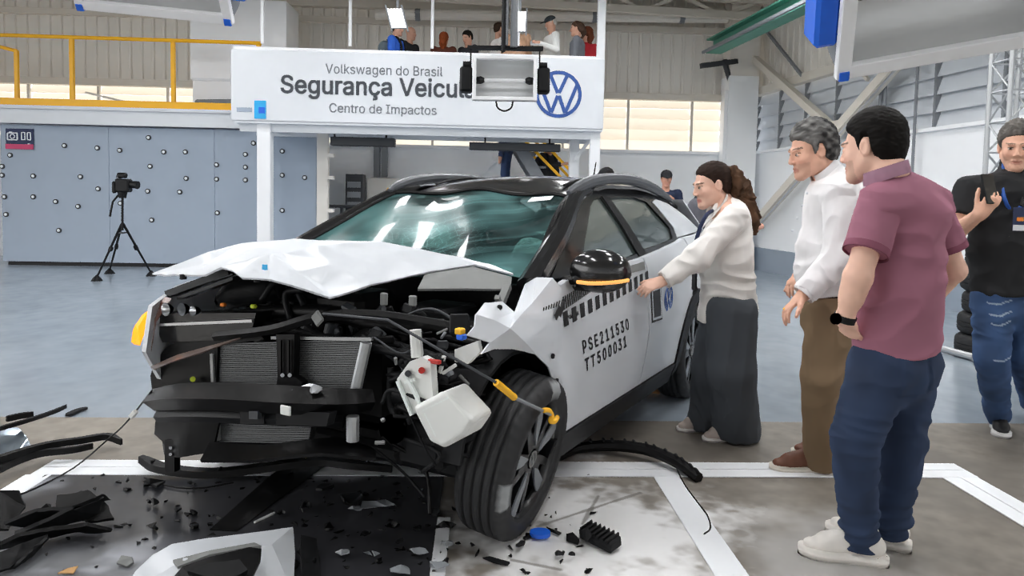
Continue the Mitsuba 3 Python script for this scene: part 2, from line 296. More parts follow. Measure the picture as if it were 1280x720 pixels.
t = thing('crane_rail', 'green steel runway beam high along the right wall', 'beam')
a, b = np.array([4.55, 14.3, 4.35]), np.array([4.55, 14.3, 4.35]) + WD * 10
obj('flange', bar(a, b, .3, .03), 'green_rail', t); obj('web', bar(a + Z * .12, b + Z * .12, .03, .24), 'green_rail', t); obj('flange', bar(a + Z * .25, b + Z * .25, .3, .03), 'green_rail', t)
obj('conductor_bar', bar(a + WN * .22, b + WN * .22, .05, .05), 'mid_grey', t); obj('bracket', cat(bar((4.4, 14.6, 4.15), (5.2, 14.8, 4.3), .1), bar((4.9, 14.7, 4.3), (5.15, 14.9, 3.8), .08)), 'dark_grey', t)
t = thing('vent_duct', 'long grey pipe under the roof at the back wall', 'pipe'); obj('pipe', tube([(-2.2, 14.9, 5.05), (5.0, 14.9, 5.2)], .11, 12), 'siding', t)
for k in range(4): obj('collar', tube([(-1.4 + 1.8 * k, 14.9, 5.065 + .038 * k), (-1.3 + 1.8 * k, 14.9, 5.067 + .038 * k)], .125, 12), 'mid_grey', t)
c = at(1249, 420, 7.6); c[2] = 0
t = thing('truss_tower', 'aluminium truss tower standing behind the man with the phone', 'truss')
q = [(-.15, -.15), (.15, -.15), (.15, .15), (-.15, .15)]
for dx, dy in q: obj('upright', tube([c + (dx, dy, 0.02), c + (dx, dy, 4.1)], .026, 10), 'alu', t)
br = []
for i in range(4):
    p, r = np.array([*q[i], 0]), np.array([*q[(i + 1) % 4], 0])
    for k in range(12): br += [tube([c + (p if k % 2 else r) + Z * (.1 + .31 * k), c + (r if k % 2 else p) + Z * (.41 + .31 * k)], .011, 6), tube([c + p + Z * (.1 + .31 * k), c + r + Z * (.1 + .31 * k)], .009, 6)] if k % 1 == 0 else []
obj('lacing', cat(br), 'alu', t); obj('base_plate', bx(c + Z * .012, (.5, .5, .024), .005), 'steel', t)

# ------------------------------------------------------------------ the mezzanine
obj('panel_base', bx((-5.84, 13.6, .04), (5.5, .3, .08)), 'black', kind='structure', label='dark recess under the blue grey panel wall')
t = thing('panel_wall', 'tall pale blue grey panel wall dotted with round bolts under the mezzanine', 'panel wall', None, None)
xs_ = [-8.65, -6.75, -4.87, -3.03]
for i in range(3): obj('panel', bx(((xs_[i] + xs_[i + 1]) / 2, 13.5, 1.3), (xs_[i + 1] - xs_[i] - .004, .2, 2.46), .004), 'panel_blue', t)
bolt_px = [(3, 208), (3, 219), (6, 246), (13, 194), (37, 181), (42, 220), (42, 246), (8, 268), (81, 182), (70, 252), (74, 288), (98, 258), (122, 185), (101, 221), (123, 236), (150, 188), (149, 221), (186, 172), (205, 190), (188, 208), (185, 239), (190, 275), (232, 190), (233, 223), (225, 240), (271, 206), (271, 224), (272, 266), (307, 193), (307, 209), (307, 225), (317, 179), (353, 189), (353, 219), (353, 263), (381, 222), (151, 254)]
w_, k_ = lathe([(0, 0), (.045, 0), (.045, .02), (.03, .024), (0, .024)], 20), lathe([(0, .0), (.026, 0), (.026, .03), (0, .032)], 14)
for m, nm in ((w_, 'dark'), (k_, 'pale')): m.apply_transform(rot([1, 0, 0], math.pi / 2))
sw, sk = ply(w_, 'dark_grey', smooth=30), ply(k_, 'sign_white', smooth=30)
for x, y in bolt_px:
    p = onY(x, y, 13.4); k = copy(sw, 'bolt', t, tr(p[0], 13.4, p[2])); copy(sk, 'bolt_cap', k, tr(p[0], 13.4, p[2]))
t = thing('safety_sign', 'small navy and pink safety sign with camera pictogram on the panel wall', 'sign')
obj('plate', bx((-8.3, 13.385, 2.32), (.48, .02, .28)), 'navy', t); obj('pink_strip', bx((-8.3, 13.37, 2.14), (.48, .02, .09)), 'pink', t)
def ringrect(x, z, w, h, s): return cat(bx((x, 13.37, z + h / 2), (w, .012, s)), bx((x, 13.37, z - h / 2), (w, .012, s)), bx((x - w / 2, 13.37, z), (s, .012, h)), bx((x + w / 2, 13.37, z), (s, .012, h)))
obj('pictogram', cat(ringrect(-8.42, 2.32, .17, .12, .02), xf(lathe([(.03, 0), (.045, 0), (.045, .012), (.03, .012)], 16), rot([1, 0, 0], math.pi / 2, (-8.42, 13.376, 2.32))), bx((-8.45, 13.37, 2.395), (.05, .012, .02)), ringrect(-8.23, 2.33, .06, .13, .016), xf(ringrect(-8.13, 2.33, .055, .13, .016), tr(0, 0, 0))), 'sign_white', t)
obj('deck', cat(bx((-8.3, 14.3, 2.71), (8.2, 2.0, .3)), bx((-8.3, 13.27, 2.84), (8.2, .05, .06)), bx((-8.3, 13.27, 2.58), (8.2, .05, .06))), 'sign_white', kind='structure', label='white edge beam of the left mezzanine deck')
t = thing('guard_rail', 'yellow guard rail along the edge of the mezzanine deck', 'railing')
obj('top_rail', tube([(-12, 13.3, 4.1), (-4.0, 13.3, 4.08)], .033, 10), 'yellow', t); obj('kick_plate', bx((-8.2, 13.3, 2.93), (8.0, .02, .13)), 'yellow', t)
for x in (-11, -9.1, -7.33, -5.56, -4.05): obj('post', bx((x, 13.32, 3.48), (.065, .065, 1.24)), 'yellow', t)
t = thing('guard_rail', 'short yellow guard rail end turning back at the left edge of the frame', 'railing')
obj('top_rail', tube([(-8.34, 13.4, 3.84), (-8.9, 13.7, 3.98), (-11, 14.9, 4.1)], .033, 10), 'yellow', t); obj('post', bx((-8.34, 13.4, 3.36), (.06, .06, .98)), 'yellow', t)
t = thing('enclosure_box', 'large white metal enclosure standing on the mezzanine behind the guard rail', 'enclosure'); obj('cabinet', bx((-4.6, 14.35, 4.25), (1.78, .9, 1.5), .01), 'white_paint', t); obj('lower_cabinet', bx((-4.6, 14.35, 3.19), (1.7, .9, .62), .01), 'white_paint', t); obj('joint', bx((-4.6, 13.895, 3.5), (1.7, .02, .05)), 'sign_white', t)
t = thing('duct', 'grey round duct lying on the mezzanine below the white enclosure', 'duct'); obj('pipe', tube([(-5.3, 13.75, 2.99), (-4.6, 13.66, 3.0), (-4.1, 13.6, 3.0)], .12, 12, 4), 'mid_grey', t)
t = thing('wall_handrail', 'thin grey handrail in front of the bright mezzanine windows', 'railing'); obj('rail', tube([(-8.0, 15.0, 3.35), (-6.6, 15.0, 3.05), (-5.6, 15, 3.05)], .02), 'siding', t); obj('post', bx((-6.2, 15.0, 2.95), (.05, .05, .5)), 'siding', t)
# the gallery with the lettered board
obj('gallery_floor', bx((-1.05, 12.9, 2.62), (6.2, 1.15, .12)), 'sign_white', kind='structure', label='white floor of the viewing gallery')
obj('gallery_beam', cat(bx((-1.05, 12.5, 2.5), (6.1, .12, .14)), bx((-1.05, 13.4, 2.5), (6.1, .12, .14)), *[bx((x, 12.95, 2.52), (.1, 1.0, .1)) for x in (-3.6, -2, -.4, 1.2, 1.95)]), 'sign_white', kind='structure', label='white steel frame under the viewing gallery')
obj('gallery_parapet', cat(bx((-1.08, 12.42, 3.78), (6.2, .12, .1)), bx((-1.08, 12.45, 3.3), (6.2, .06, 1.0))), 'white_paint', kind='structure', label='white parapet of the viewing gallery')
for x in (-3.72, -2.26, -.88, .58): obj('gallery_mullion', bx((x, 12.45, 4.9), (.05, .05, 2.0)), 'white_paint', kind='structure')
obj('gallery_post', bx((-3.69, 12.5, 1.29), (.23, .2, 2.58), .01), 'white_paint', kind='structure', label='white post standing in front of the panel wall')
obj('gallery_post', cat(bx((1.99, 12.4, 4.7), (.13, .1, 2.2)), bx((1.95, 12.5, 1.3), (.17, .12, 2.6))), 'white_paint', kind='structure', label='white post at the right end of the gallery')
obj('gallery_post', cat(bx((1.68, 13.2, 1.3), (.17, .15, 2.6)), bar((1.68, 13.0, 2.1), (1.95, 13.0, 2.5), .06)), 'white_paint', kind='structure')
obj('gallery_post', cat(bx((-2.9, 13.35, 1.3), (.2, .12, 2.5)), *[bx((-2.75, 13.3, z), (.12, .14, .06)) for z in (.5, 1.1, 1.7, 2.1)]), 'siding', kind='structure', label='cream frame at the right end of the panel wall')
t = thing('lettered_board', 'long white board lettered for the crash safety centre on the gallery front', 'sign')
obj('board', bx((-1.07, 12.33, 3.185), (6.25, .06, 1.17), .006), 'sign_white', t)
def fit(s, x0, x1, zb, h, m, bold=False, dep=.012, parent=t, lab=None):
    g = meshkit.text_mesh(s, h, dep, bold); b = g.bounds; k = (x1 - x0) / (b[1, 0] - b[0, 0])
    M = fr((x0 - b[0, 0] * k, 12.3, zb), [k, 0, 0], [0, 0, 1], [0, -1, 0])
    obj('lettering', xf(g, M), m, parent, smooth=False, label=lab)
def bX(px): return onY(px, 108, 12.3)[0]
def bZ(py): return onY(460, py, 12.3)[2]
fit('Volkswagen do Brasil', bX(407), bX(553), bZ(93), .155, 'ink_light', lab='thin grey top line of lettering')
fit('Segurança Veicular', bX(351), bX(606), bZ(118.5), .285, 'ink', True, lab='heavy dark main line of lettering')
fit('Centro de Impactos', bX(412), bX(546), bZ(141.5), .15, 'ink_light', lab='thin grey bottom line of lettering')
def emblem(parent, M, R, m, name='emblem', dep=.012):
    """ring with a V over a W"""
    w = .074 * 2 * R
    def st(a, b): 
        a, b = np.array(a) * R, np.array(b) * R; d = (b - a) / np.linalg.norm(b - a); n = np.array([-d[1], d[0]]) * w * .5
        return Polygon([a - n, b - n, b + n, a + n])
    from shapely import union_all
    ring = Point(0, 0).buffer(R, 24).difference(Point(0, 0).buffer(R - w, 24)); inn = Point(0, 0).buffer(R - w * .6, 24)
    g = union_all([st((-.42, .95), (-.03, .06)), st((.42, .95), (.03, .06)), Polygon(np.array([(-.1, .06), (.1, .06), (.04, .2), (-.04, .2)]) * R),
                   st((-.83, .5), (-.31, -.78)), st((.83, .5), (.31, -.78)), st((-.29, -.78), (-.03, -.06)), st((.29, -.78), (.03, -.06)), Polygon(np.array([(-.1, -.06), (.1, -.06), (.04, -.2), (-.04, -.2)]) * R)]).intersection(inn)
    g = union_all([g, ring]); gs = getattr(g, 'geoms', [g])
    return obj(name, xf(cat([trimesh.creation.extrude_polygon(q, dep, engine='earcut') for q in gs]), M), m, parent, smooth=False, label='blue round emblem')
pc_ = onY(698, 118, 12.3)
emblem(t, fr((pc_[0], 12.3, pc_[2]), [1, 0, 0], [0, 0, 1], [0, -1, 0]), .395, 'blue_logo')
mat('sky_blue', '#2aa5e0', .5)
p = onY(325, 137, 12.28); k = obj('sticker', bx((p[0], 12.29, p[2]), (.19, .012, .3)), 'sky_blue', t, label='small bright blue sticker'); obj('sticker_patch', bx((p[0] + .03, 12.28, p[2] - .01), (.1, .008, .1)), 'blue_plastic', k)
p = onY(305, 137, 12.28); obj('sticker', bx((p[0], 12.294, p[2]), (.25, .008, .07)), 'panel_blue', t)
# under the gallery
t = thing('light_bar', 'long dark light bar hung under the gallery at its left end', 'light bar'); obj('housing', bx((-2.1, 12.9, 2.33), (1.12, .2, .15), .01), 'dark_grey', t)
for x in (-2.6, -1.7): obj('hanger', bx((x, 12.9, 2.48), (.03, .03, .2)), 'black', t)
t = thing('light_bar', 'long dark light bar hung under the gallery above the car roof', 'light bar'); obj('housing', bx((.58, 12.9, 2.3), (1.62, .2, .13), .01), 'dark_grey', t)
for x in (.05, 1.2): obj('hanger', bx((x, 12.9, 2.45), (.03, .03, .24)), 'black', t)
t = thing('cable_riser', 'dark pair of cable risers on the back wall above the grey cabinet', 'pipe')
for x in (-2.18, -2.02): obj('pipe', bx((x, 15.12, 2.22), (.12, .1, .88)), 'mid_grey', t)
t = thing('electric_cabinet', 'grey electric cabinet with a yellow warning triangle against the back wall', 'cabinet'); p = onY(480, 240, 14.9)
obj('body', bx((p[0] - .02, 14.95, .88), (.62, .35, 1.74), .01), 'siding', t); k = obj('warning_sign', prism([(-.07, 0), (.07, 0), (0, .12)], .01, fr((p[0] + .1, 14.77, p[2] - .02), [1, 0, 0], [0, 0, 1], [0, -1, 0])), 'yellow', t); obj('door_handle', bx((p[0] + .2, 14.76, 1.1), (.02, .03, .12)), 'black', t)
t = thing('control_panel', 'dark grey control panel beside the electric cabinet', 'cabinet'); obj('body', bx((p[0] - .52, 14.6, .91), (.34, .4, 1.8), .01), 'dark_grey', t)
for k in range(4): obj('module', bx((p[0] - .52, 14.38, 1.0 + .2 * k), (.26, .04, .12)), 'mid_grey', t)
t = thing('pipe_rail', 'low dark pipe rail by the cabinets under the gallery', 'railing'); obj('rail', tube([(-3.0, 14.2, 1.17), (-2.3, 14.2, 1.17)], .03), 'dark_grey', t); obj('post', tube([(-2.72, 14.2, 0), (-2.72, 14.2, 1.17)], .03), 'dark_grey', t)
t = thing('staircase', 'steel stair with yellow handrails behind the car roof', 'staircase')
for k in range(9): obj('tread', bx((.72 + .17 * k, 13.9, 2.5 - .26 * k), (.26, .9, .04)), 'mid_grey', t)
for y in (13.4, 14.3):
    obj('handrail', bar((.62, y, 2.62), (1.55, y, 1.72), .04, .05), 'yellow', t); obj('handrail', bar((.95, y, 2.62), (1.85, y, 1.72), .04, .05), 'yellow', t); obj('stringer', bar((.6, y, 2.5), (2.1, y, .1), .04, .22), 'mid_grey', t)
for s, lab in ((1, 'left'), (-1, 'right')): pass
t = thing('wall_frame', 'pale diagonal wall bracing behind the stair under the gallery', 'brace'); obj('bar', bar((-.6, 15.24, 1.3), (.35, 15.24, 2.25), .14, .04), 'white_paint', t); obj('bar', bar((.2, 15.2, 2.25), (1.1, 15.2, 1.5), .14, .04), 'white_paint', t)

# ------------------------------------------------------------------ hanging flood lamps
mat('reflector', '#d6d8d9', .42, .45, two=True); mat('quartz', '#e6e8ea', .2)
def flood(name, label, c, ex, ez, w, h, d, cap, rodlen, rim='white_paint'):
    """an open trough lamp: c centre of the opening, ex along the tube, ez out of the opening"""
    ex = unit(ex); ez = unit(np.asarray(ez) - ex * (np.asarray(ez) @ ex)); ey = np.cross(ez, ex); M = fr(c, ex, ey, ez)
    t = thing(name, label, 'lamp'); r = .035 * w / .45 * .8
    obj('rim', xf(cat(bx((0, h / 2, 0), (w, r, .03), .003), bx((0, -h / 2, 0), (w, r, .03), .003), bx((-w / 2, 0, 0), (r, h + r, .03), .003), bx((w / 2, 0, 0), (r, h + r, .03), .003)), M), rim, t)
    a = np.linspace(-1, 1, 15); P = np.stack([a * h / 2, -d * (1 - a ** 2) ** .5 - .004], -1)
    v = np.vstack([np.c_[0 * P[:, 0] - w / 2, P], np.c_[0 * P[:, 0] + w / 2, P]]); n = len(P); i = np.arange(n - 1)
    f = np.vstack([np.c_[i, i + 1, i + n + 1], np.c_[i, i + n + 1, i + n], [[0, k + 1, k] for k in range(1, n - 1)], [[n, n + k, n + k + 1] for k in range(1, n - 1)]])
    obj('reflector', xf(tm(v, f), M), 'reflector', t, smooth=40)
    hb = [(-h / 2 - .01, -.006)] + [(a_ * (h / 2 + .012), -d * 1.12 * (1 - a_ ** 2) ** .5 - .012) for a_ in a] + [(h / 2 + .01, -.006)]
    obj('housing', xf(tm(np.vstack([np.c_[np.full(len(hb), s * (w / 2 + .008)), hb] for s in (-1, 1)]), (lambda n: np.vstack([[[k, k + 1, k + n + 1], [k, k + n + 1, k + n]] for k in range(n - 1)]).tolist() + [[0, k + 1, k] for k in range(1, n - 1)] + [[n, n + k, n + k + 1] for k in range(1, n - 1)])(len(hb))), M), 'mid_grey', t, smooth=40)
    obj('tube', xf(tube([(-w * .36, 0, -d * .45), (w * .36, 0, -d * .45)], .011, 10), M), 'quartz', t)
    for s in (-1, 1):
        obj('socket', xf(tube([(s * w * .34, 0, -d * .45), (s * w * .4, 0, -d * .45), (s * w * .49, 0, -d * .5)], [.014, .024, .02], 10), M), 'black', t)
        obj('end_cap', xf(bx((s * (w / 2 + .05), 0, -d * .45), (.075, h * .62, d * .7), .012), M), cap, t)
    return t, M
c = at(631, 98, 4.25)
t, M = flood('flood_lamp', 'unlit flood lamp with black yoke hanging before the lettered board', c, RT + UP * -.015, -FW + UP * .05, .36, .245, .1, 'black', 1)
obj('yoke', xf(cat(bx((0, .19, -.03), (.45, .022, .03)), bx((-.205, .125, -.03), (.008, .13, .02)), bx((.205, .125, -.03), (.008, .13, .02))), M), 'black', t)
for s in (-1, 1): obj('knob', xf(tube([(s * .205, .09, -.03), (s * .25, .09, -.03)], .018, 10), M), 'black', t)
obj('cable', xf(tube([(-.05, -.13, -.02), (-.04, -.17, -.02), (0, -.19, -.02), (.04, -.17, -.02), (.05, -.13, -.02)], .005, 6, 4), M), 'black', t)
tp = M[:3, 3] + M[:3, 1] * .2
obj('suspension_pole', cat(tube([tp, (tp[0], tp[1], roofz(tp[0]) - .02)], .016), tube([tp + (.05, 0, -.01), (tp[0] + .06, tp[1], roofz(tp[0]) - .02)], .022, 10)), 'mid_grey', t)
obj('cable', tube([tp + (-.02, -.02, -.04), tp + (-.012, -.02, .3), (tp[0] - .03, tp[1], roofz(tp[0]) - .02)], .013, 8, 3), 'black', t)
c = at(1217, -22, 2.15)
t, M = flood('flood_lamp', 'large unlit flood lamp with blue end caps over the right wall', c, RT + UP * .158 - FW * .12, -FW * 1 - Z * .75 + RT * .05, .72, .44, .17, 'blue_plastic', 1)
obj('hanger', cat(*[bar(M[:3, 3] + M[:3, 0] * s - M[:3, 2] * .2, (M[0, 3] + s * .9, M[1, 3] + .2, 5.9), .02) for s in (-.25, .25)]), 'mid_grey', t); [obj('corner_cap', xf(bx((q, -.23, .0), (.03, .03, .04)), M), 'blue_plastic', t) for q in (-.36, .36)]
c = at(178, -42, 3.1)
t, M = flood('flood_lamp', 'large unlit flood lamp with blue corners above the yellow guard rail', c, RT - UP * .112 - FW * .04, -FW - Z * .8, .68, .4, .17, 'blue_plastic', 1)
obj('hanger', cat(*[bar(M[:3, 3] + M[:3, 0] * s - M[:3, 2] * .2, (M[0, 3] + s * .9, M[1, 3] + .2, 6.1), .02) for s in (-.25, .25)]), 'mid_grey', t); [obj('corner_cap', xf(bx((q, -.21, .0), (.03, .03, .04)), M), 'blue_plastic', t) for q in (-.34, .34)]
def bank(label, px, py, d, tilt, n):
    t = thing('tube_lamp_bank', label, 'lamp'); c = at(px, py, d); M = fr(c, unit(RT), unit(UP + RT * tilt), unit(-FW)); s = d / 900
    obj('frame', xf(cat(bx((0, 0, -.02), (n * 4 * s, 25 * s, .03)), bx((-n * 2 * s, 0, .0), (2 * s, 34 * s, .03)), bx((n * 2 * s, 0, 0), (2 * s, 34 * s, .03))), M), 'mid_grey', t)
    for k in range(n):
        q = obj('tube', xf(tube([((k - n / 2 + .5) * 3.9 * s, -12 * s, .01), ((k - n / 2 + .5) * 3.9 * s, 12 * s, .01)], 1.4 * s, 8), M), 'white_paint', t); scene[q]['emitter'] = glow('', (1, .99, .97), 2.0)
    obj('hanger', bar(c + Z * .05 + FW * .05, (c[0], c[1] + .1, 5.9), .03), 'mid_grey', t)
bank('lit bank of white tubes hanging beside the bald man on the gallery', 496, 23, 9.5, -.25, 5)
bank('lit bank of white tubes hanging beside the suspension pole of the flood lamp', 650, 27, 9.5, .03, 4)

# ------------------------------------------------------------------ camera tripod, tyres, pipe
B = gp(125, 350); t = thing('camera_tripod', 'black video camera on a tripod before the panel wall', 'tripod')
ft = [gp(121, 351), gp(137, 342), gp(189, 345)]; ap = at(153, 278, (ft[0] - EYE) @ FW * .985)
for p in ft:
    obj('leg', cat(tube([p + Z * .05, ap + (p - ap) * .03], [.013, .019], 8), bar(p + (ap - p) * .52, p + (ap - p) * .58, .045)), 'black', t); obj('foot', lathe([(0, 0), (.085, 0), (.05, .05), (.012, .09), (0, .09)], 12, tr(*p)), 'black', t)
hd = at(153, 236, (ap - EYE) @ FW)
obj('column', tube([ap - Z * .12, ap, hd - Z * .05], .018), 'black', t); obj('spreader', cat(*[bar(ap - Z * .16, ap - Z * .05 + (p - ap) * .12, .02) for p in ft]), 'dark_grey', t)
k = obj('camera_body', bx(hd + (.02, 0, .05), (.2, .16, .2), .02), 'black', t); obj('lens', tube([hd + (.1, 0, .07), hd + (.24, -.02, .06)], [.05, .06], 12), 'black', k); obj('viewfinder', bx(hd + (.0, 0, .2), (.13, .1, .08), .02), 'black', k); obj('side_grip', bx(hd + (-.1, -.04, .02), (.06, .06, .18), .02), 'black', k)
obj('head', tube([hd - Z * .14, hd - Z * .05], [.05, .07], 10), 'black', t); obj('pan_handle', tube([hd + (-.05, 0, -.08), hd + (-.12, -.05, -.2), hd + (-.16, -.06, -.42)], .015, 6), 'black', t)
prof = [(.19, .0), (.22, -.012), (.285, -.012), (.318, .01), (.328, .03), (.329, .055), (.322, .06), (.322, .066), (.33, .07), (.33, .095), (.322, .1), (.322, .106), (.33, .11), (.328, .14), (.318, .165), (.285, .187), (.22, .187), (.19, .175)]
tyre_m = lathe(prof, 56, None, lambda R: R - .005 * ((np.arange(56) % 2)[:, None] * np.isin(np.arange(18), [3, 4, 13, 14])[None]))
ST = ply(tyre_m, 'rubber', smooth=35); cc = gp(1241, 446); cc[2] = 0
nm = ['lowest', 'second from the bottom', 'third from the bottom', 'fourth from the bottom', 'fifth from the bottom', 'topmost']
for k in range(6):
    copy(ST, 'tyre', None, tr(cc[0] + (.0, .03, .05, .04, .06, .1)[k] + .02, cc[1] + .02 * (k % 2), .012 + .2 * k) @ rz(k), f'black tyre, {nm[k]} in the stack beside the man with the phone', 'tyre', 'stacked tyres')
t = thing('floor_pipe', 'pale metal pipe lying on the floor by the tyre stack', 'pipe'); a, b = gp(1178, 436, .04), gp(1275, 462, .04); obj('pipe', tube([a, b], .032, 10), 'alu', t); obj('end_collar', tube([a + (b - a) * .45, a + (b - a) * .55], .045, 10), 'steel', t)
t = thing('floor_stop', 'yellow floor stop bar beside the tyre stack', 'floor stop'); a, b = gp(1246, 450, .03), gp(1300, 462, .03); obj('bar', bar(a, b, .1, .06), 'yellow', t)
# ------------------------------------------------------------------ the crashed car (car coordinates: x forward from the front axle, y to its left, z up)
def car_white(p, n, uv): return mix(srgb('#e4e6ea'), srgb('#eef0f2'), fbm(p.x * 5, p.y * 5, p.z * 5, 3))
mat('car_white', '#c4c8cd', .3, clearcoat=.6, clearcoat_gloss=.9); mat('gap_black', '#060607', .6, specular=.18); mat('trim_black', '#17181a', .5, specular=.18); mat('plastic_black', '#0a0a0b', .4, specular=.18); mat('plastic_dark', '#131416', .5, specular=.18)
mat('rail_grey', '#4b4e53', .38); mat('natural_plastic', '#d9dbd8', .45); mat('primer', '#767877', .6); mat('chrome', '#d8dadc', .15, .95); mat('rim_black', '#111214', .3); mat('rim_grey', '#84898e', .4, .4)
mat('cabin', '#2b2e31', .7); mat('cabin_pale', '#9aa3a6', .8); mat('airbag', '#dfe6e3', .8); mat('dummy_skin', '#5a3b2e', .55); mat('tan_card', '#c79b68', .7); mat('red', '#b32a22', .5); mat('lime', '#b9c92e', .5)
mat('light_alu', '#9a9c9c', .45, .6); mat('fin_grey', '#5f6162', .5, .2)
scene['side_glass'] = {'type': 'blendbsdf', 'weight': .06, 'a': {'type': 'thindielectric', 'specular_transmittance': col((.8, .87, .86))}, 'b': {'type': 'twosided', 'b': {'type': 'diffuse', 'reflectance': col('#a9bcb9')}}}
def crack(p, n, uv):
    # star of fracture lines spreading over the lower middle of the windscreen, with a milky haze around it
    du, dv = uv.x - .55, uv.y - .22; r = dr.sqrt(du * du * 2.2 + dv * dv); a = dr.atan2(dv, du)
    rays = smoothstep(.80, .97, noise(a * 9 + 1.5 * noise(uv.x * 6, uv.y * 6), r * 1.2)) * (1 - smoothstep(.25, .75, r))
    f, s, w = voronoi(uv.x * 34, uv.y * 22); cell = (1 - smoothstep(.02, .09, s - f)) * (1 - smoothstep(.1, .5, r))
    streak = smoothstep(.55, .8, noise(uv.x * 26 - uv.y * 34, uv.x * 2.2 + uv.y * 2.0)) * smoothstep(.15, .5, uv.x)
    return dr.clip(.06 + .38 * smoothstep(.35, .7, fbm(uv.x * 3.2, uv.y * 3.2, 0, 3)) + .35 * rays + .3 * cell + .12 * streak, 0, .95)
scene['windscreen_glass'] = {'type': 'blendbsdf', 'weight': proc(crack), 'a': {'type': 'thindielectric', 'specular_transmittance': col((.48, .72, .70))},
                             'b': {'type': 'twosided', 'b': {'type': 'principled', 'base_color': col('#5f8f8f'), 'roughness': .25, 'clearcoat': 1.0, 'clearcoat_gloss': .95}}}
car = thing('crashed_car', 'white compact crossover with crushed front end, cracked green windscreen and black roof', 'car')
def P(name, m, mt, parent=None, smooth=35, **k): return obj(name, xf(m, CARM), mt, parent or car, smooth, **k)
ZS = np.array([.12, .2, .28, .335, .45, .62, .76, .86, .93, .985, 1.04, 1.1, 1.2]); YS_ = np.array([.76, .81, .845, .862, .878, .888, .880, .872, .870, .868, .852, .822, .77])
def taper(x):
    return -.22 * np.clip((x + .1) / .9, 0, 2) ** 2 - .20 * np.clip((-2.55 - x) / .85, 0, 2) ** 2
from scipy.interpolate import PchipInterpolator as Pch
Sf = Pch(ZS, YS_)
def S(x, z): return Sf(z) + taper(x) + .012 * np.exp(-((x + 2.47) / .45) ** 2) * np.clip((z - .3) / .3, 0, 1)
def G(x, z): return .838 - .46 * (z - 1.0) - .33 * (z - 1.0) ** 2 - .10 * np.clip((-2.1 - x) / 1.2, 0, 2) ** 2 - .03 * np.clip((x + .6) / .4, 0, 1)
def sp(poly, fn, th, side=1, res=.07, holes=(), out=0.0):
    m = sheet(poly, lambda a, b, t: (a, side * (fn(a, b) + t + out), b), th, res, holes)
    if m.volume < 0: m.invert()
    return m
def arc(cx, cz, r, a0, a1, n=12): a = np.radians(np.linspace(a0, a1, n)); return [(cx + r * math.cos(q), cz + r * math.sin(q)) for q in a]
RX = -2.47
front_door = [(-.295, .335), (-.275, .60), (-.272, .87), (-.285, 1.0), (-.40, 1.018), (-.8, 1.03), (-1.2, 1.04), (-1.395, 1.048), (-1.435, .9), (-1.42, .62), (-1.37, .42), (-1.34, .335)]
rear_door = [(-1.352, .335), (-1.382, .42), (-1.432, .62), (-1.447, .9), (-1.407, 1.049), (-1.8, 1.075), (-2.15, 1.105), (-2.30, 1.125), (-2.345, .95), (-2.33, .83)] + arc(RX, .335, .435, 68, 0, 9)
quarter = [(-2.315, 1.128), (-2.357, .95), (-2.342, .835)] + arc(RX, .335, .44, 72, 180, 14) + [(-3.2, .335), (-3.36, .5), (-3.40, .8), (-3.37, 1.0), (-3.27, 1.14), (-2.8, 1.14)]
quarter[3:5] = []
fender_r = [(-.285, .335), (-.262, .6), (-.26, .87), (-.275, 1.0), (-.1, .99), (.35, .93), (.52, .86), (.55, .66), (.45, .5)] + arc(0, .335, .42, 20, 180, 14)
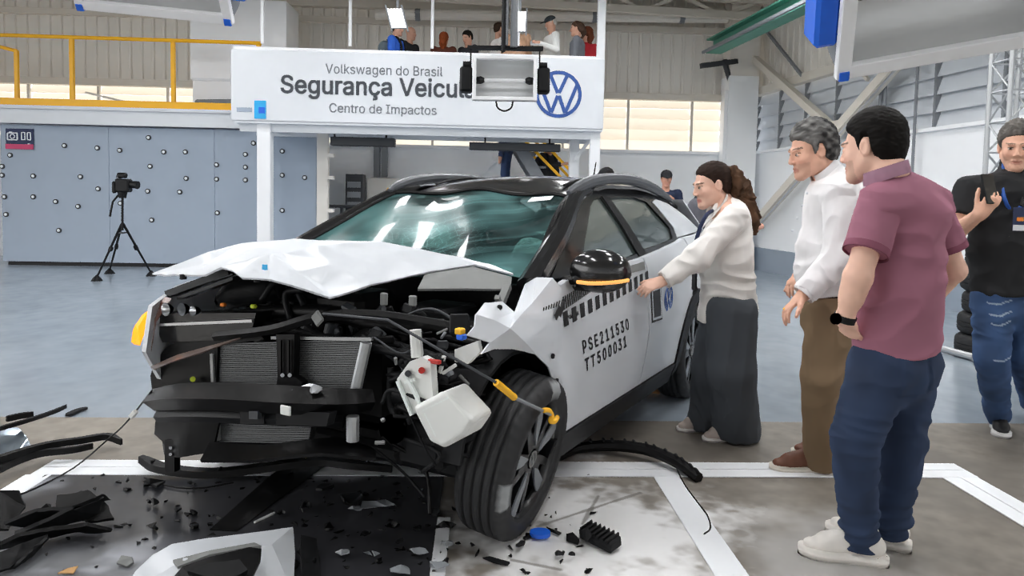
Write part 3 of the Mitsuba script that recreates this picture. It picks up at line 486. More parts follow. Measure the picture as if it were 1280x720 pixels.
for s, sfx in ((1, 0), (-1, 1)):
    d = P('front_door', sp(front_door, S, .03, s), 'car_white')
    P('seal', sp([(-.30, .34), (-.28, .6), (-.28, .98), (-1.40, 1.03), (-1.43, .9), (-1.41, .62), (-1.335, .34)], S, .02, s, .12, out=-.034), 'gap_black', d)
    r = P('rear_door', sp(rear_door, S, .03, s), 'car_white')
    q = P('rear_quarter', sp(quarter, S, .03, s), 'car_white')
    P('rear_pillar_skin', sp([(-2.318, 1.13), (-2.345, 1.19), (-2.20, 1.365), (-2.32, 1.385), (-2.55, 1.36), (-2.9, 1.27), (-3.27, 1.145), (-2.8, 1.142)], G, .02, s, .05, out=.004), 'car_white', q)
    P('sill', sp([(-.25, .20), (-.25, .33), (-2.03, .33), (-2.05, .20)], S, .05, s, .2, out=.012), 'trim_black')
    P('arch_trim', sp(arc(RX, .335, .44, -12, 185, 22) + arc(RX, .335, .365, 185, -12, 22), S, .03, s, .08, out=.014), 'trim_black')
    P('side_frame', sp([(-.31, 1.02), (-.62, 1.20), (-1.0, 1.385), (-1.25, 1.44), (-1.6, 1.462), (-2.1, 1.452), (-2.5, 1.405), (-2.62, 1.37), (-2.25, 1.375), (-2.38, 1.19), (-2.34, 1.11), (-1.8, 1.06), (-1.2, 1.03), (-.6, 1.01)], G, .035, s, .07,
       holes=[[(-.63, 1.06), (-.80, 1.17), (-1.10, 1.335), (-1.22, 1.375), (-1.33, 1.385), (-1.44, 1.07), (-1.2, 1.055)], [(-1.56, 1.085), (-1.46, 1.385), (-1.9, 1.39), (-2.08, 1.365), (-2.26, 1.19), (-2.2, 1.125), (-1.9, 1.1)]]), 'black_gloss')
    P('front_side_window', sp([(-.61, 1.05), (-.80, 1.18), (-1.10, 1.345), (-1.22, 1.385), (-1.335, 1.395), (-1.45, 1.06), (-1.2, 1.045)], G, .004, s, .3, out=-.012), 'side_glass', d)
    P('rear_side_window', sp([(-1.55, 1.075), (-1.45, 1.395), (-1.9, 1.4), (-2.09, 1.375), (-2.27, 1.19), (-2.2, 1.115), (-1.9, 1.09)], G, .004, s, .3, out=-.012), 'side_glass', r)
    P('pillar_cover', sp([(-1.43, 1.05), (-1.345, 1.392), (-1.45, 1.392), (-1.56, 1.065)], G, .01, s, .3, out=.006), 'trim_black', d)
    # rail
    c = np.array([(-.93, .595, 1.40), (-1.02, .60, 1.43), (-1.2, .605, 1.47), (-1.5, .607, 1.497), (-1.9, .605, 1.497), (-2.3, .60, 1.46), (-2.6, .59, 1.41), (-2.8, .585, 1.37)]) * (1, s, 1)
    P('roof_rail', xf(tube(smoothline(c, 6), [.014, .03, .034, .034, .034, .032, .026, .01], 10), np.eye(4)), 'rail_grey')
    P('windscreen_pillar', tube(smoothline(np.array([(-.16, .775, .99), (-.62, .70, 1.205), (-.98, .605, 1.372), (-1.2, .585, 1.42)]) * (1, s, 1), 5), [.055, .05, .045, .03], 10), 'black_gloss')
    h = P('handle', cat(bx((-1.29, s * .895, .885), (.2, .03, .035), .012), bx((-1.39, s * .888, .885), (.04, .03, .045), .01)), 'car_white', d); P('handle', bx((-2.2, s * .892, .93), (.2, .03, .035), .012), 'car_white', r)
    # mirror
    mr = P('mirror', xf(ball((0, 0, 0), (.085, .135, .095), 3), fr((-.40 - (s < 0) * .2, s * (1.00 - (s < 0) * .12), 1.06), unit([1, .25 * s, 0]), unit([-.25 * s, 1, 0]), Z)), 'black_gloss', d, smooth=True)
    P('mirror_foot', cat(bx((-.44, s * .885, 1.01), (.13, .14, .035), .012), bx((-.42, s * .96, .985), (.11, .16, .03), .012)), 'plastic_black', mr)
    k = P('indicator_strip', xf(tube(smoothline([(.06, -.09 * s, -.045), (.088, -.02 * s, -.045), (.07, .07 * s, -.038), (.03, .125 * s, -.03)], 5), .0085, 8), fr((-.40 - (s < 0) * .2, s * (1.00 - (s < 0) * .12), 1.06), unit([1, .25 * s, 0]), unit([-.25 * s, 1, 0]), Z)), 'orange', mr)
    if s == 1: scene[k]['emitter'] = glow('', srgb('#ffb870'), .45)
fr_r = P('front_fender', sp(fender_r, S, .03, -1), 'car_white')
# roof, windscreen, tailgate
zc = Pch([-3.1, -3.0, -2.5, -1.9, -1.5, -1.2, -1.0], [1.37, 1.395, 1.475, 1.524, 1.514, 1.468, 1.408])
roof = sheet([(-1.03, -.58), (-1.03, .58), (-2.2, .60), (-3.02, .56), (-3.02, -.56), (-2.2, -.60)], lambda a, b, t: (a, b, zc(a) - .05 * (b / .59) ** 2 - .01 * (abs(b) > .5) + t + .006 * np.sin(a * 9 + b * 4) * (a > -1.7)), .02, .07)
rf = P('roof', roof, 'black_gloss', smooth=50)
P('roof_seam', cat(*[tube([(x, s * .44, zc(x) - .018) for x in np.linspace(-1.2, -2.9, 12)], .008, 6) for s in (-1, 1)]), 'plastic_black', rf)
P('antenna', tube([cs(741, 224, .1) - (0, 0, .02), cs(745, 203, .1)], [.007, .004], 6), 'plastic_black', rf)
def ws(s, t):
    e = np.clip(s, -1, 1); dent = .012 * np.sin(e * 7 + t * 5) + .03 * np.exp(-((e - .15) ** 2 + (t - .25) ** 2) * 9)
    return np.stack([(-.10 - .14 * e * e) * (1 - t) + (-1.04 + .07 * e * e) * t - .4 * dent, e * (.735 * (1 - t) + .575 * t), 1.03 * (1 - t) + (1.402 - .032 * e * e) * t + .12 * t * (1 - t) - dent], -1)
u, v = np.meshgrid(np.linspace(-1, 1, 41), np.linspace(0, 1, 25), indexing='ij'); k = np.arange(41 * 25).reshape(41, 25)
ff = np.stack([k[:-1, :-1], k[1:, :-1], k[1:, 1:], k[:-1, 1:]], -1).reshape(-1, 4)
wm = tm(xf(tm(ws(u.ravel(), v.ravel()), [[0, 1, 2]]), CARM).vertices, np.vstack([ff[:, [0, 1, 2]], ff[:, [0, 2, 3]]]))
key = num(car + '__windscreen'); scene[key] = ply(wm, 'windscreen_glass', smooth=True, uv=np.c_[u.ravel() * .5 + .5, v.ravel()])
tag(key, 'cracked green windscreen glass')
P('windscreen_seal', cat(tube(ws(np.linspace(-1, 1, 24), np.ones(24)) + (0.0, 0, .004), .014, 6), *[tube(ws(np.full(16, s), np.linspace(0, 1, 16)) + (0, 0, .006), .012, 6) for s in (-1.0, 1.0)]), 'plastic_black', key)
P('sensor_box', cat(bx((-1.04, -.02, 1.335), (.14, .2, .06), .02), bx((-.96, -.02, 1.29), (.1, .14, .05), .02)), 'plastic_black', key); P('rear_view_mirror', bx((-1.08, -.02, 1.26), (.04, .24, .07), .015), 'plastic_black', key)
P('windscreen_sticker', tm(ws(np.array([.62, .86, .86, .62]), np.array([.86, .88, .96, .94])) + (0.004, 0, .006), [[0, 1, 2], [0, 2, 3]]), 'airbag', key)
P('tailgate', sheet([(-.6, 0), (.6, 0), (.72, .5), (.72, 1.05), (-.72, 1.05), (-.72, .5)], lambda a, b, t: (-3.0 - np.clip(b, 0, .4) * 1.0 - t * 0 - .06 * np.clip(b - .4, 0, 1) + t, a, 1.39 - .25 * np.clip(b, 0, .35) / .35 - np.clip(b - .35, 0, 2) * 1.2), .03, .1), 'car_white')
P('rear_bumper', bx((-3.38, 0, .42), (.14, 1.4, .3), .05), 'trim_black')
# shell and cabin
P('body_shell', cat(bx((-1.6, 0, .25), (3.1, 1.56, .1)), bx((-.25, 0, .60), (.06, 1.46, .78)), bx((-2.9, 0, .62), (.9, 1.2, .8)), bx((-.62, 0, .95), (.3, 1.36, .1)),
    *[bx((-1.15, s * .79, .62), (1.7, .05, .68)) for s in (-1, 1)], *[bx((-2.45, s * .66, .7), (.8, .05, .75)) for s in (-1, 1)], *[bx((-.05, s * .52, .52), (.6, .09, .13)) for s in (-1, 1)], bx((-.15, 0, .30), (.5, 1.0, .1))), 'gap_black', smooth=False)
P('dashboard', bx((-.72, 0, .98), (.36, 1.36, .2), .06), 'cabin'); 
k = P('steering_wheel', xf(lathe([(.165 + .016 * math.cos(a), .016 * math.sin(a)) for a in np.linspace(0, 2 * math.pi, 9)], 32), fr((-1.02, .36, 1.02), [0, 1, 0], unit([.35, 0, .94]), unit([.94, 0, -.35]))), 'cabin')
P('deployed_airbag', ball((-1.12, .36, 1.0), (.13, .2, .19), 3), 'airbag', k, smooth=True)
P('deployed_airbag', ball((-1.05, -.36, 1.02), (.15, .24, .2), 3), 'airbag', smooth=True)
for s in (-1, 1):
    if s == -1: P('curtain_airbag', sheet([(-.95, 1.17), (-1.1, 1.36), (-2.1, 1.37), (-2.2, 1.2), (-1.9, 1.16), (-1.5, 1.14)], lambda a, b, t: (a, s * (G(a, b) - .05 + t + .01 * np.sin(a * 22)), b), .03, .06), 'airbag')
    st = P('seat', cat(bx((-1.45, s * .36, .55), (.5, .5, .16), .06), xf(bx((0, 0, .32), (.15, .48, .64), .06), rot([0, 1, 0], -.32, (-1.66, s * .36, .6)))), 'cabin'); P('head_restraint', xf(bx((0, 0, .78), (.1, .26, .2), .045), rot([0, 1, 0], -.32, (-1.66, s * .36, .6))), 'cabin', st)
P('rear_seat', cat(bx((-2.25, 0, .55), (.5, 1.2, .16), .05), xf(bx((0, 0, .32), (.15, 1.2, .6), .05), rot([0, 1, 0], -.32, (-2.45, 0, .6)))), 'cabin')
for s in (-.4, .4): P('head_restraint', bx((-2.7, s, 1.2), (.1, .26, .17), .045), 'cabin')
# wheels
def wheel(c, axis, up, spin=0.0, patch=False):
    axis = unit(axis); up = unit(up - axis * (np.asarray(up) @ axis)); M = fr(c, np.cross(up, axis), up, axis)
    w = P('wheel', lathe([(.222, -.10), (.238, -.095), (.238, .07), (.248, .09), (.242, .096), (.226, .08), (.222, .06)], 48, M), 'rim_black', smooth=40)
    hw = .104; pr = [(.238, -hw + .01), (.252, -hw - .006), (.29, -hw - .008), (.318, -hw + .006), (.331, -hw + .026)]
    for y0 in (-.056, -.019, .019, .056): pr += [(.334, y0 - .0072), (.322, y0 - .006), (.322, y0 + .006), (.334, y0 + .0072)]
    pr += [(.331, hw - .026), (.318, hw - .006), (.29, hw + .008), (.252, hw + .006), (.238, hw - .01)]
    N = 144; sh = np.zeros((N, len(pr))); i = np.arange(N)
    for j in (3, 4, 21, 22): sh[:, j] = (i % 3 == 0) * .006
    m = lathe(pr, N, M, lambda R: R - sh)
    rel = (m.vertices - np.asarray(c)); ang = np.degrees(np.arctan2(rel @ M[:3, 1], rel @ M[:3, 0])); ax = rel @ axis; rad = np.hypot(rel @ M[:3, 0], rel @ M[:3, 1])
    color = np.tile(srgb('#1f2022'), (len(m.vertices), 1)); 
    color[ax > .098] = srgb('#161719')
    if patch:
        for a in (PA1, PA2): color[(abs((ang - a + 180) % 360 - 180) < 10) & (ax > .08) & (rad > .283)] = srgb('#8d9092')
    mm = m.copy(); n = mm.vertex_normals
    key = num(w + '__tyre'); scene[key] = ply(xf(m, CARM), 'tyre_rubber', smooth=True, color=color)
    for k in range(5):
        a = spin + k * 2 * math.pi / 5; R = M @ rot([0, 0, 1], a)
        P('spoke', prism([(-.028, .03), (.028, .03), (.078, .16), (.074, .232), (.03, .236), (.018, .13), (-.012, .13), (-.035, .235), (-.06, .231), (-.05, .13)], .028, R, .05), 'rim_black', w)
        P('spoke_face', prism([(.022, .055), (.072, .15), (.088, .222), (.03, .232), (.012, .11)], .008, R, .077), 'rim_grey', w)
    h = P('hub', lathe([(.0, .08), (.04, .08), (.05, .07), (.055, .03)], 24, M), 'rim_black', w); P('brake_disc', lathe([(.07, -.02), (.15, -.02), (.15, -.04), (.07, -.04)], 32, M), 'steel', w)
    k = emblem(h, CARM @ M @ tr(0, 0, .08), .035, 'light_alu', dep=.004); labels[k] = {'label': 'small silver round emblem'}
    return w
mat('tyre_rubber', VC, .62); PA1, PA2 = 0, 0
wax = unit([-math.sin(math.radians(-10.5)) * -1, math.cos(math.radians(10.5)), .0]); cam_ = math.radians(10)
wax = unit([-math.sin(math.radians(5)), math.cos(math.radians(5)), -math.sin(cam_)])
PA1, PA2 = -170, 78
lw = wheel(np.array([-.035, .795, .33]), wax, np.array([0, 0, 1.0]), .35, True); tag(lw, 'steered and tilted front wheel')
wheel(np.array([-.06, -.76, .335]), [-.15, -1, 0], np.array([0, 0, 1.0])); wheel(np.array([RX, .775, .335]), [0, 1, 0], np.array([0, 0, 1.0]), .2); wheel(np.array([RX, -.775, .335]), [0, -1, 0], np.array([0, 0, 1.0]), .5)
# the buckled bonnet
hp = [(.45, -.84, .99), (.58, -.45, 1.025), (.61, -.27, 1.04), (.60, -.19, 1.075), (.62, -.10, 1.07), (.65, -.01, 1.05), (.62, .11, 1.05), (.50, .29, .985), (.33, .345, 1.02), (.02, .39, 1.05), (-.15, .52, 1.075), (-.22, .67, 1.04),
      (-.34, .60, 1.05), (-.30, .35, 1.07), (-.28, 0, 1.08), (-.33, -.4, 1.08), (-.42, -.72, 1.05), (-.1, -.81, 1.04), (.2, -.85, 1.03)]
hi = [(.34, -.6, 1.10), (.25, -.35, 1.14), (.15, -.1, 1.165), (.0, .1, 1.165), (-.1, .3, 1.13), (.4, -.05, 1.125), (.35, .15, 1.09), (-.05, -.5, 1.12), (.1, -.7, 1.085), (.45, -.3, 1.095), (-.15, .1, 1.14), (-.2, -.3, 1.12), (.2, .27, 1.085), (.5, .12, 1.07), (-.2, .5, 1.085), (.50, -.02, 1.135), (.40, -.10, 1.10), (.30, .02, 1.165), (.45, .2, 1.02), (.2, -.55, 1.135), (.42, -.5, 1.055), (.05, .2, 1.12), (.12, -.3, 1.165)]
pts = [(p[1], -p[0], *p) for p in hp + hi]
bon = crumple(pts, list(range(len(hp))), .008, 3, .014, 3)
bn = P('bonnet', bon, 'car_white', smooth=28, label='white bonnet buckled upwards')
P('bonnet_frame', crumple([(0, 0, -.21, .665, 1.02), (1, 0, -.13, .52, 1.06), (2, 0, .03, .38, 1.03), (2, -1, .16, .44, .985), (1, -1, .02, .58, .985), (0.2, -1, -.14, .70, .975)], [0, 1, 2, 3, 4, 5], .01, 2), 'primer', bn, label='grey underside of the bonnet')
P('bonnet_hinge', cat(bar((-.12, .70, 1.0), (-.02, .72, .93), .03), bar((-.02, .72, .93), (.02, .73, .97), .02)), 'primer', bn)
for px, py in ((229, 343), (322, 346)): q = cf(px, py, .58); P('rubber_buffer', tube([q + (0, 0, -.02), q], .014, 8), 'black', bn)
q = cf(332, 334, .63); P('sticker', bx(q + (.004, 0, 0), (.004, .025, .02)), 'sky_blue', bn)
# the torn front fender on the driver's side
fo = [(656, 355, .77), (670, 347, .82), (691, 347, .865), (702, 360, .885), (703, 403, .885), (704, 470, .889), (705, 541, .865), (698, 512, .868), (692, 480, .89), (686, 459, .91), (670, 443, .94), (640, 436, .97), (618, 436, .985), (602, 443, .985), (613, 428, .985), (584, 419, .95), (594, 407, .95), (595, 393, .94), (606, 378, .90), (628, 377, .87), (643, 390, .85)]
fi = [(650, 395, .95), (666, 378, .885), (638, 410, 1.0), (675, 415, .94), (688, 395, .91), (618, 400, .965), (690, 440, .905), (655, 425, .985)]
fd = P('front_fender', crumple([(a, -b, *cs(a, b, c)) for a, b, c in fo + fi], list(range(len(fo))), .006, 2, .008, 5), 'car_white', smooth=24, label='torn and folded white front fender')
for x, y in ((668, 435), (690, 445), (695, 476), (699, 488)): q = cs(x, y, .93 if x < 680 else .915); P('clip_hole', tube([q, q + (0, .008, 0)], .011, 8), 'black', fd)
q = cs(624, 384, .905); P('clip_hole', tube([q, q + (.004, .006, 0)], .01, 8), 'black', fd)
# door markings: a band of black blocks over fine hatching, stencilled numbers, plate and emblem
def sl(poly, out=.0015, th=.002, side=1): return sp(poly, S, th, side, .08, out=out + th)
for i in range(13):
    x0 = -.31 - .09 * i; z0 = .838 + .0075 * i; dd = front_door_key = car + '__front_door' if x0 > -1.4 else car + '__rear_door'
    P('marking_block', sl([(x0, z0 - .022), (x0 + .012, z0 + .042), (x0 - .033, z0 + .047), (x0 - .045, z0 - .018)]), 'ink_black' if 'ink_black' in scene else mat('ink_black', '#17181a', .5), dd)
for i in range(34):
    x0 = -.29 - .021 * i; z0 = .905 + .0035 * i; P('marking_stripe', sl([(x0, z0 - .018), (x0 + .014, z0 + .04 - .0006 * i), (x0 + .004, z0 + .041 - .0006 * i), (x0 - .010, z0 - .017)]), 'ink_black', car + '__front_door')
for i in range(9):
    a = cs(676 + 3.1 * i, 388 - .9 * i, .905 - .002 * i); b = cs(672 + 3.1 * i + (9 + .5 * i) * .5, 396 - .2 * i - (12 + 1.2 * i), .905 - .002 * i); n = np.array([0, .012, 0])
    P('marking_stripe', bar(a + n, b + n, .006, .003, (0, 1, 0)), 'ink_black', fd)
for i in range(2):
    a, b = cs(691 + 5 * i, 397 - 3 * i, .905), cs(697 + 4 * i, 384 - 4 * i, .905); P('marking_block', bar(a + (0, .012, 0), b + (0, .012, 0), .03, .003, (0, 1, 0)), 'ink_black', fd)
def dtext(s, x0, x1, z0, z1, h):
    g = meshkit.text_mesh(s, .1, .02, True); b = g.bounds; v = g.vertices; k = (v[:, 0] - b[0, 0]) / (b[1, 0] - b[0, 0])
    x = x0 + (x1 - x0) * k + .012 * (v[:, 1] / .1); z = z0 + (z1 - z0) * k + h * v[:, 1] / .1
    m = tm(np.stack([x, S(x, z) + .001 + .1 * v[:, 2], z], -1), g.faces); m = m if m.volume > 0 else tm(m.vertices, m.faces[:, ::-1])
    P('stencilled_number', m, 'ink_black', car + '__front_door', smooth=False)
dtext('P S E 2 1 1 5 3 0', -.50, -1.10, .668, .692, .058); dtext('T T 5 0 0 0 3 1', -.525, -1.06, .580, .607, .058); dtext('OUTER', -.365, -.47, .843, .850, .016)
dk = P('marker_plate', sl([(-1.475, .873), (-1.475, .672), (-1.665, .668), (-1.665, .878)]), 'ink_black', car + '__rear_door', label='black square marker with white frame')
P('marker_frame', sp([(-1.487, .862), (-1.487, .684), (-1.653, .68), (-1.653, .866)], S, .002, 1, .08, holes=[[(-1.502, .849), (-1.502, .697), (-1.638, .693), (-1.638, .853)]], out=.006), 'car_white', dk)
zz = .775; emblem(car + '__rear_door', CARM @ fr((-1.80, S(-1.8, zz) + .002, zz), [-1, 0, 0], [0, 0, 1], [0, 1, 0]) @ np.diag([1, 1, 1, 1]), .082, 'blue_logo', dep=.003)
P('grey_tape', sl([(-1.1, .985), (-1.12, 1.02), (-1.39, 1.03), (-1.38, .985)]), 'primer', car + '__front_door')
# ------------------------------------------------------------------ crushed front: radiators, beam, lamp, ducts, hoses
def fplate(px, x, th, y=None): 
    q = np.array([cf(a, b, x) for a, b in px]); return prism(q[:, 1:3], th, fr((x - th, 0, 0), [0, 1, 0], [0, 0, 1], [1, 0, 0]))
def fbar(a, b, xa, xb, w, h=None, bev=.0): return bar(cf(*a, xa), cf(*b, xb), w, h, (1, 0, 0), bev)
def radiator(name, quad, x, n, parent=None):
    q = [cf(a, b, x) for a, b in quad]; t = P(name, fplate(quad, x, .03), 'rad_core' if 'rad_core' in scene else mat('rad_core', '#121314', .6), parent)
    P('fin', cat(*[bar(q[0] + (q[3] - q[0]) * k / n + (.004, 0, 0), q[1] + (q[2] - q[1]) * k / n + (.004, 0, 0), .0062, .006) for k in range(n + 1)]), 'fin_grey', t, kind='stuff'); return t
t = radiator('radiator', [(272, 430), (462, 425), (446, 487), (275, 486)], .44, 22); P('radiator_tank', fbar((266, 442), (268, 487), .46, .46, .018), 'light_alu', t); P('radiator_tank', tube([cf(458, 428, .45), cf(445, 487, .45)], .022, 10), 'alu', t); P('radiator_frame', fbar((340, 422), (465, 424), .46, .46, .012), 'light_alu', t)
t = radiator('lower_radiator', [(275, 528), (392, 524), (386, 553), (276, 551)], .44, 10); P('radiator_tank', fbar((270, 530), (271, 550), .46, .46, .03, .02), 'light_alu', t)
P('latch_bracket', cat(fplate([(345, 418), (368, 418), (367, 470), (378, 478), (372, 492), (345, 490), (347, 470)], .50, .03), fbar((351, 425), (351, 470), .51, .51, .008), fbar((361, 425), (361, 470), .51, .51, .008)), 'plastic_black')
for x in (353, 362): P('bolt', tube([cf(x, 469, .50), cf(x, 469, .515)], .008, 8), 'steel')
P('bumper_beam', tube(smoothline([cf(192, 500, .47), cf(225, 496, .57), cf(290, 496, .61), cf(360, 500, .60), cf(425, 502, .52), cf(465, 500, .42)], 6), [.05, .056, .056, .054, .05, .04], 4), 'plastic_black', smooth=20)
P('foam_bar', tube(smoothline([cf(200, 520, .46), cf(250, 519, .55), cf(310, 521, .57), cf(370, 523, .55), cf(430, 526, .46)], 6), .03, 6), 'plastic_dark')
P('lower_grille', cat(fplate([(300, 512), (330, 513), (330, 530), (300, 530)], .60, .04), fplate([(345, 513), (412, 516), (408, 533), (345, 531)], .59, .04)), 'plastic_dark'); P('lower_grille_vane', fplate([(311, 514), (322, 514), (322, 524), (311, 524)], .63, .02), 'dark_grey')
q = cf(357, 513, .65); P('white_tag', bx(q, (.01, .05, .035), .003, None), 'natural_plastic')
P('undertray', crumple([(0, 0, *cf(262, 552, .5)), (1, 0, *cf(330, 556, .5)), (2, 0, *cf(420, 545, .45)), (3, 0, *cf(470, 560, .4)), (3, -1, *cf(470, 572, .55)), (2, -1, *cf(400, 566, .6)), (1, -1, *cf(310, 576, .6)), (0, -1, *cf(250, 575, .6))], [0, 1, 2, 3, 4, 5, 6, 7], .012, 2, .01), 'plastic_black')
bc = P('bumper_corner', fplate([(192, 454), (206, 436), (232, 420), (322, 414), (330, 424), (272, 432), (270, 488), (190, 488), (188, 470)], .46, .06), 'plastic_black'); P('yellow_clip', tube([cf(241, 474, .48), cf(241, 474, .5)], .012, 8), 'lime', bc)
P('bumper_skin', crumple([(0, 0, *cf(188, 458, .50)), (1, .6, *cf(222, 443, .57)), (2, 1, *cf(262, 432, .6)), (3, 1.3, *cf(300, 422, .58)), (3, .9, *cf(280, 430, .60)), (2, .4, *cf(250, 441, .62)), (1, 0, *cf(215, 452, .59)), (0, -.5, *cf(192, 462, .53))], list(range(8)), .006, 2), 'amber_skin' if 'amber_skin' in scene else mat('amber_skin', '#4a3a33', .2, clearcoat=1.0))
P('air_guide', crumple([(0, 0, *cf(194, 527, .42)), (1, .2, *cf(230, 516, .5)), (2, .2, *cf(275, 520, .5)), (2, -.8, *cf(265, 565, .48)), (1, -1, *cf(222, 572, .48)), (.4, -.9, *cf(205, 568, .45)), (.2, -.55, *cf(203, 552, .42)), (-.1, -.35, *cf(193, 543, .4))], list(range(8)), .012, 2, .01), 'plastic_black')
P('lower_strut', fplate([(206, 550), (218, 550), (218, 590), (206, 590)], .46, .03), 'plastic_black')
for y in (560, 568): P('bolt', tube([cf(213, y, .46), cf(213, y, .475)], .007, 8), 'steel')
# headlamp on the passenger side, its indicator still lit
hl = P('headlamp', fplate([(199, 392), (320, 391), (316, 408), (300, 424), (203, 428), (196, 412)], .47, .1), 'black_gloss')
P('chrome_strip', fbar((199, 406), (316, 401), .49, .49, .012), 'chrome', hl); P('lamp_trim', cat(fbar((213, 367), (292, 338), .40, .50, .03, .05), fbar((228, 372), (298, 347), .42, .52, .014, .05)), 'plastic_black', hl); P('trim_edge', fbar((238, 359), (290, 343), .46, .515, .006), 'mid_grey', hl)
k = P('indicator', crumple([(0, 0, *cs(170, 428, -.84)), (0, 1, *cs(173, 408, -.84)), (.5, 1.7, *cs(183, 392, -.82)), (.9, 1.6, *cs(189, 388, -.80)), (.8, 1, *cf(183, 410, .48)), (.5, 0, *cf(175, 432, .48))], list(range(6)), .02, 2), 'orange', hl, label='lit amber indicator'); scene[k]['emitter'] = glow('', srgb('#ff7d12'), 1.3)
scene['clear_plastic'] = {'type': 'blendbsdf', 'weight': .3, 'a': {'type': 'thindielectric'}, 'b': {'type': 'twosided', 'b': {'type': 'diffuse', 'reflectance': col('#8a5a48')}}}
P('lens', crumple([(0, 0, *cf(177, 436, .5)), (0, 1, *cf(188, 392, .49)), (.5, 1.8, *cf(206, 371, .46)), (.9, 1.6, *cf(214, 373, .47)), (.5, 1, *cf(195, 402, .51)), (.4, 0, *cf(188, 441, .52))], list(range(6)), .003, 2), 'clear_plastic', hl)
for i, (x, y, r) in enumerate([(212, 386, .03), (232, 386, .028), (246, 388, .022)]): q = cf(x, y, .5); P('reflector_bowl', xf(lathe([(r, .02), (r * .8, 0), (r * .3, -.015), (0, -.016)], 16), fr(q, [0, 1, 0], [0, 0, 1], [1, 0, 0])), 'chrome' if i != 1 else 'mid_grey', hl)
P('lamp_cap', tube(smoothline([cf(282, 376, .3), cf(300, 364, .34), cf(335, 360, .32), cf(352, 372, .26)], 4), [.05, .07, .07, .04], 12), 'plastic_dark', smooth=True)
q = cf(279, 381, .42); P('orange_connector', bx(q, (.02, .025, .016), .004), 'orange'); q = cf(317, 383, .44); P('yellow_connector', bx(q, (.02, .025, .016), .004), 'lime')
# bay: engine and clutter
P('engine_block', cat(bx((.02, 0, .62), (.4, .72, .42), .05), bx((.06, -.1, .86), (.34, .5, .1), .04)), 'plastic_black'); P('battery', bx((-.02, .42, .80), (.26, .24, .22), .015), 'plastic_dark'); P('air_filter_box', bx((.16, .12, .9), (.26, .26, .13), .03), 'plastic_black'); P('intake_duct', tube(smoothline([(.42, -.45, .80), (.36, -.2, .86), (.3, .1, .88), (.3, .35, .86), (.2, .6, .86)], 6), .035, 10), 'plastic_black', smooth=True)
P('strut_tower', lathe([(.12, 0), (.11, .3), (.07, .36), (0, .37)], 20, tr(-.05, .58, .5)), 'plastic_dark'); P('strut_tower', lathe([(.12, 0), (.11, .3), (.07, .36), (0, .37)], 20, tr(-.05, -.58, .5)), 'plastic_dark')
P('front_carrier', tube(smoothline([cf(270, 420, .46), cf(340, 412, .48), cf(400, 396, .48), cf(470, 394, .42), cf(560, 408, .36), cf(590, 415, .32)], 5), .022, 6), 'plastic_black'); q = cf(397, 398, .5); P('mount_plate', bx((0, 0, 0), (.012, .05, .05), .006, rot([1, 0, 0], .75, q)), 'primer')
hr = np.random.default_rng(11)
for i in range(26):
    y0 = hr.uniform(-.5, .72); p0 = np.array([hr.uniform(.2, .45), y0, hr.uniform(.45, .95)]); q = [p0]
    for k in range(4): q.append(q[-1] + hr.normal(0, 1, 3) * (.05, .1, .06))
    q = [np.array([min(p_[0], .40), p_[1] if p_[1] > .46 or p_[2] > .8 else .46 + .3 * hr.random(), p_[2]]) for p_ in q]
    P('hose', tube(smoothline(q, 5), hr.uniform(.006, .018), 7), ('plastic_black', 'plastic_dark', 'black_rough')[i % 3], smooth=True)
for i in range(70):
    p0 = (hr.uniform(.15, .42), hr.uniform(.0, .78) , hr.uniform(.36, .93)); p0 = (p0[0] if p0[1] > .45 else min(p0[0], .38), p0[1], p0[2] if p0[1] > .45 else max(p0[2], .82)); sz = hr.uniform(.015, .075, 3)
    P('engine_fitting', bx((0, 0, 0), sz, .006, trimesh.transformations.euler_matrix(*hr.uniform(-.6, .6, 3)) + tr(*p0) - np.eye(4)), ('plastic_black', 'plastic_dark', 'dark_grey', 'black_rough')[i % 4])
for i in range(12):
    p0 = (hr.uniform(.3, .5), hr.uniform(.46, .78), hr.uniform(.40, .9)); P('metal_fitting', tube([p0, np.array(p0) + hr.normal(0, .025, 3)], hr.uniform(.004, .010), 8), ('light_alu', 'mid_grey', 'primer')[i % 3])
P('crumpled_foil', crumple([(i % 4 + .2 * hr.random(), i // 4 + .2 * hr.random(), *(cf(372 + 9 * (i % 4), 483 + 4 * (i // 4), .58) + hr.normal(0, .011, 3))) for i in range(12)], [0, 1, 2, 3, 7, 11, 10, 9, 8, 4], .003, 1, .02), 'steel', smooth=False)
P('white_pipe', tube([cf(519, 412, .42), cf(522, 446, .42)], [.022, .024], 10), 'natural_plastic'); P('silver_pipe', tube([cf(441, 520, .5), cf(441, 551, .5)], .024, 10), 'alu')
bk = P('support_bracket', fplate([(496, 474), (512, 452), (527, 446), (538, 452), (541, 496), (524, 512), (515, 519), (503, 498)], .46, .035), 'natural_plastic', label='cracked white plastic bracket'); P('bracket_rib', cat(fbar((497, 476), (515, 519), .47, .47, .012), fbar((508, 470), (526, 506), .475, .475, .012), fbar((506, 478), (518, 474), .475, .475, .01)), 'airbag', bk)
for x, y in ((510, 467), (527, 463)): P('bolt', tube([cf(x, y, .46), cf(x, y, .48)], .012, 8), 'red' if x > 520 else 'dark_grey', bk)
bo = [cf(a, b, .5) for a, b in ((525, 511), (560, 494), (588, 525), (578, 540), (556, 552), (543, 546))]
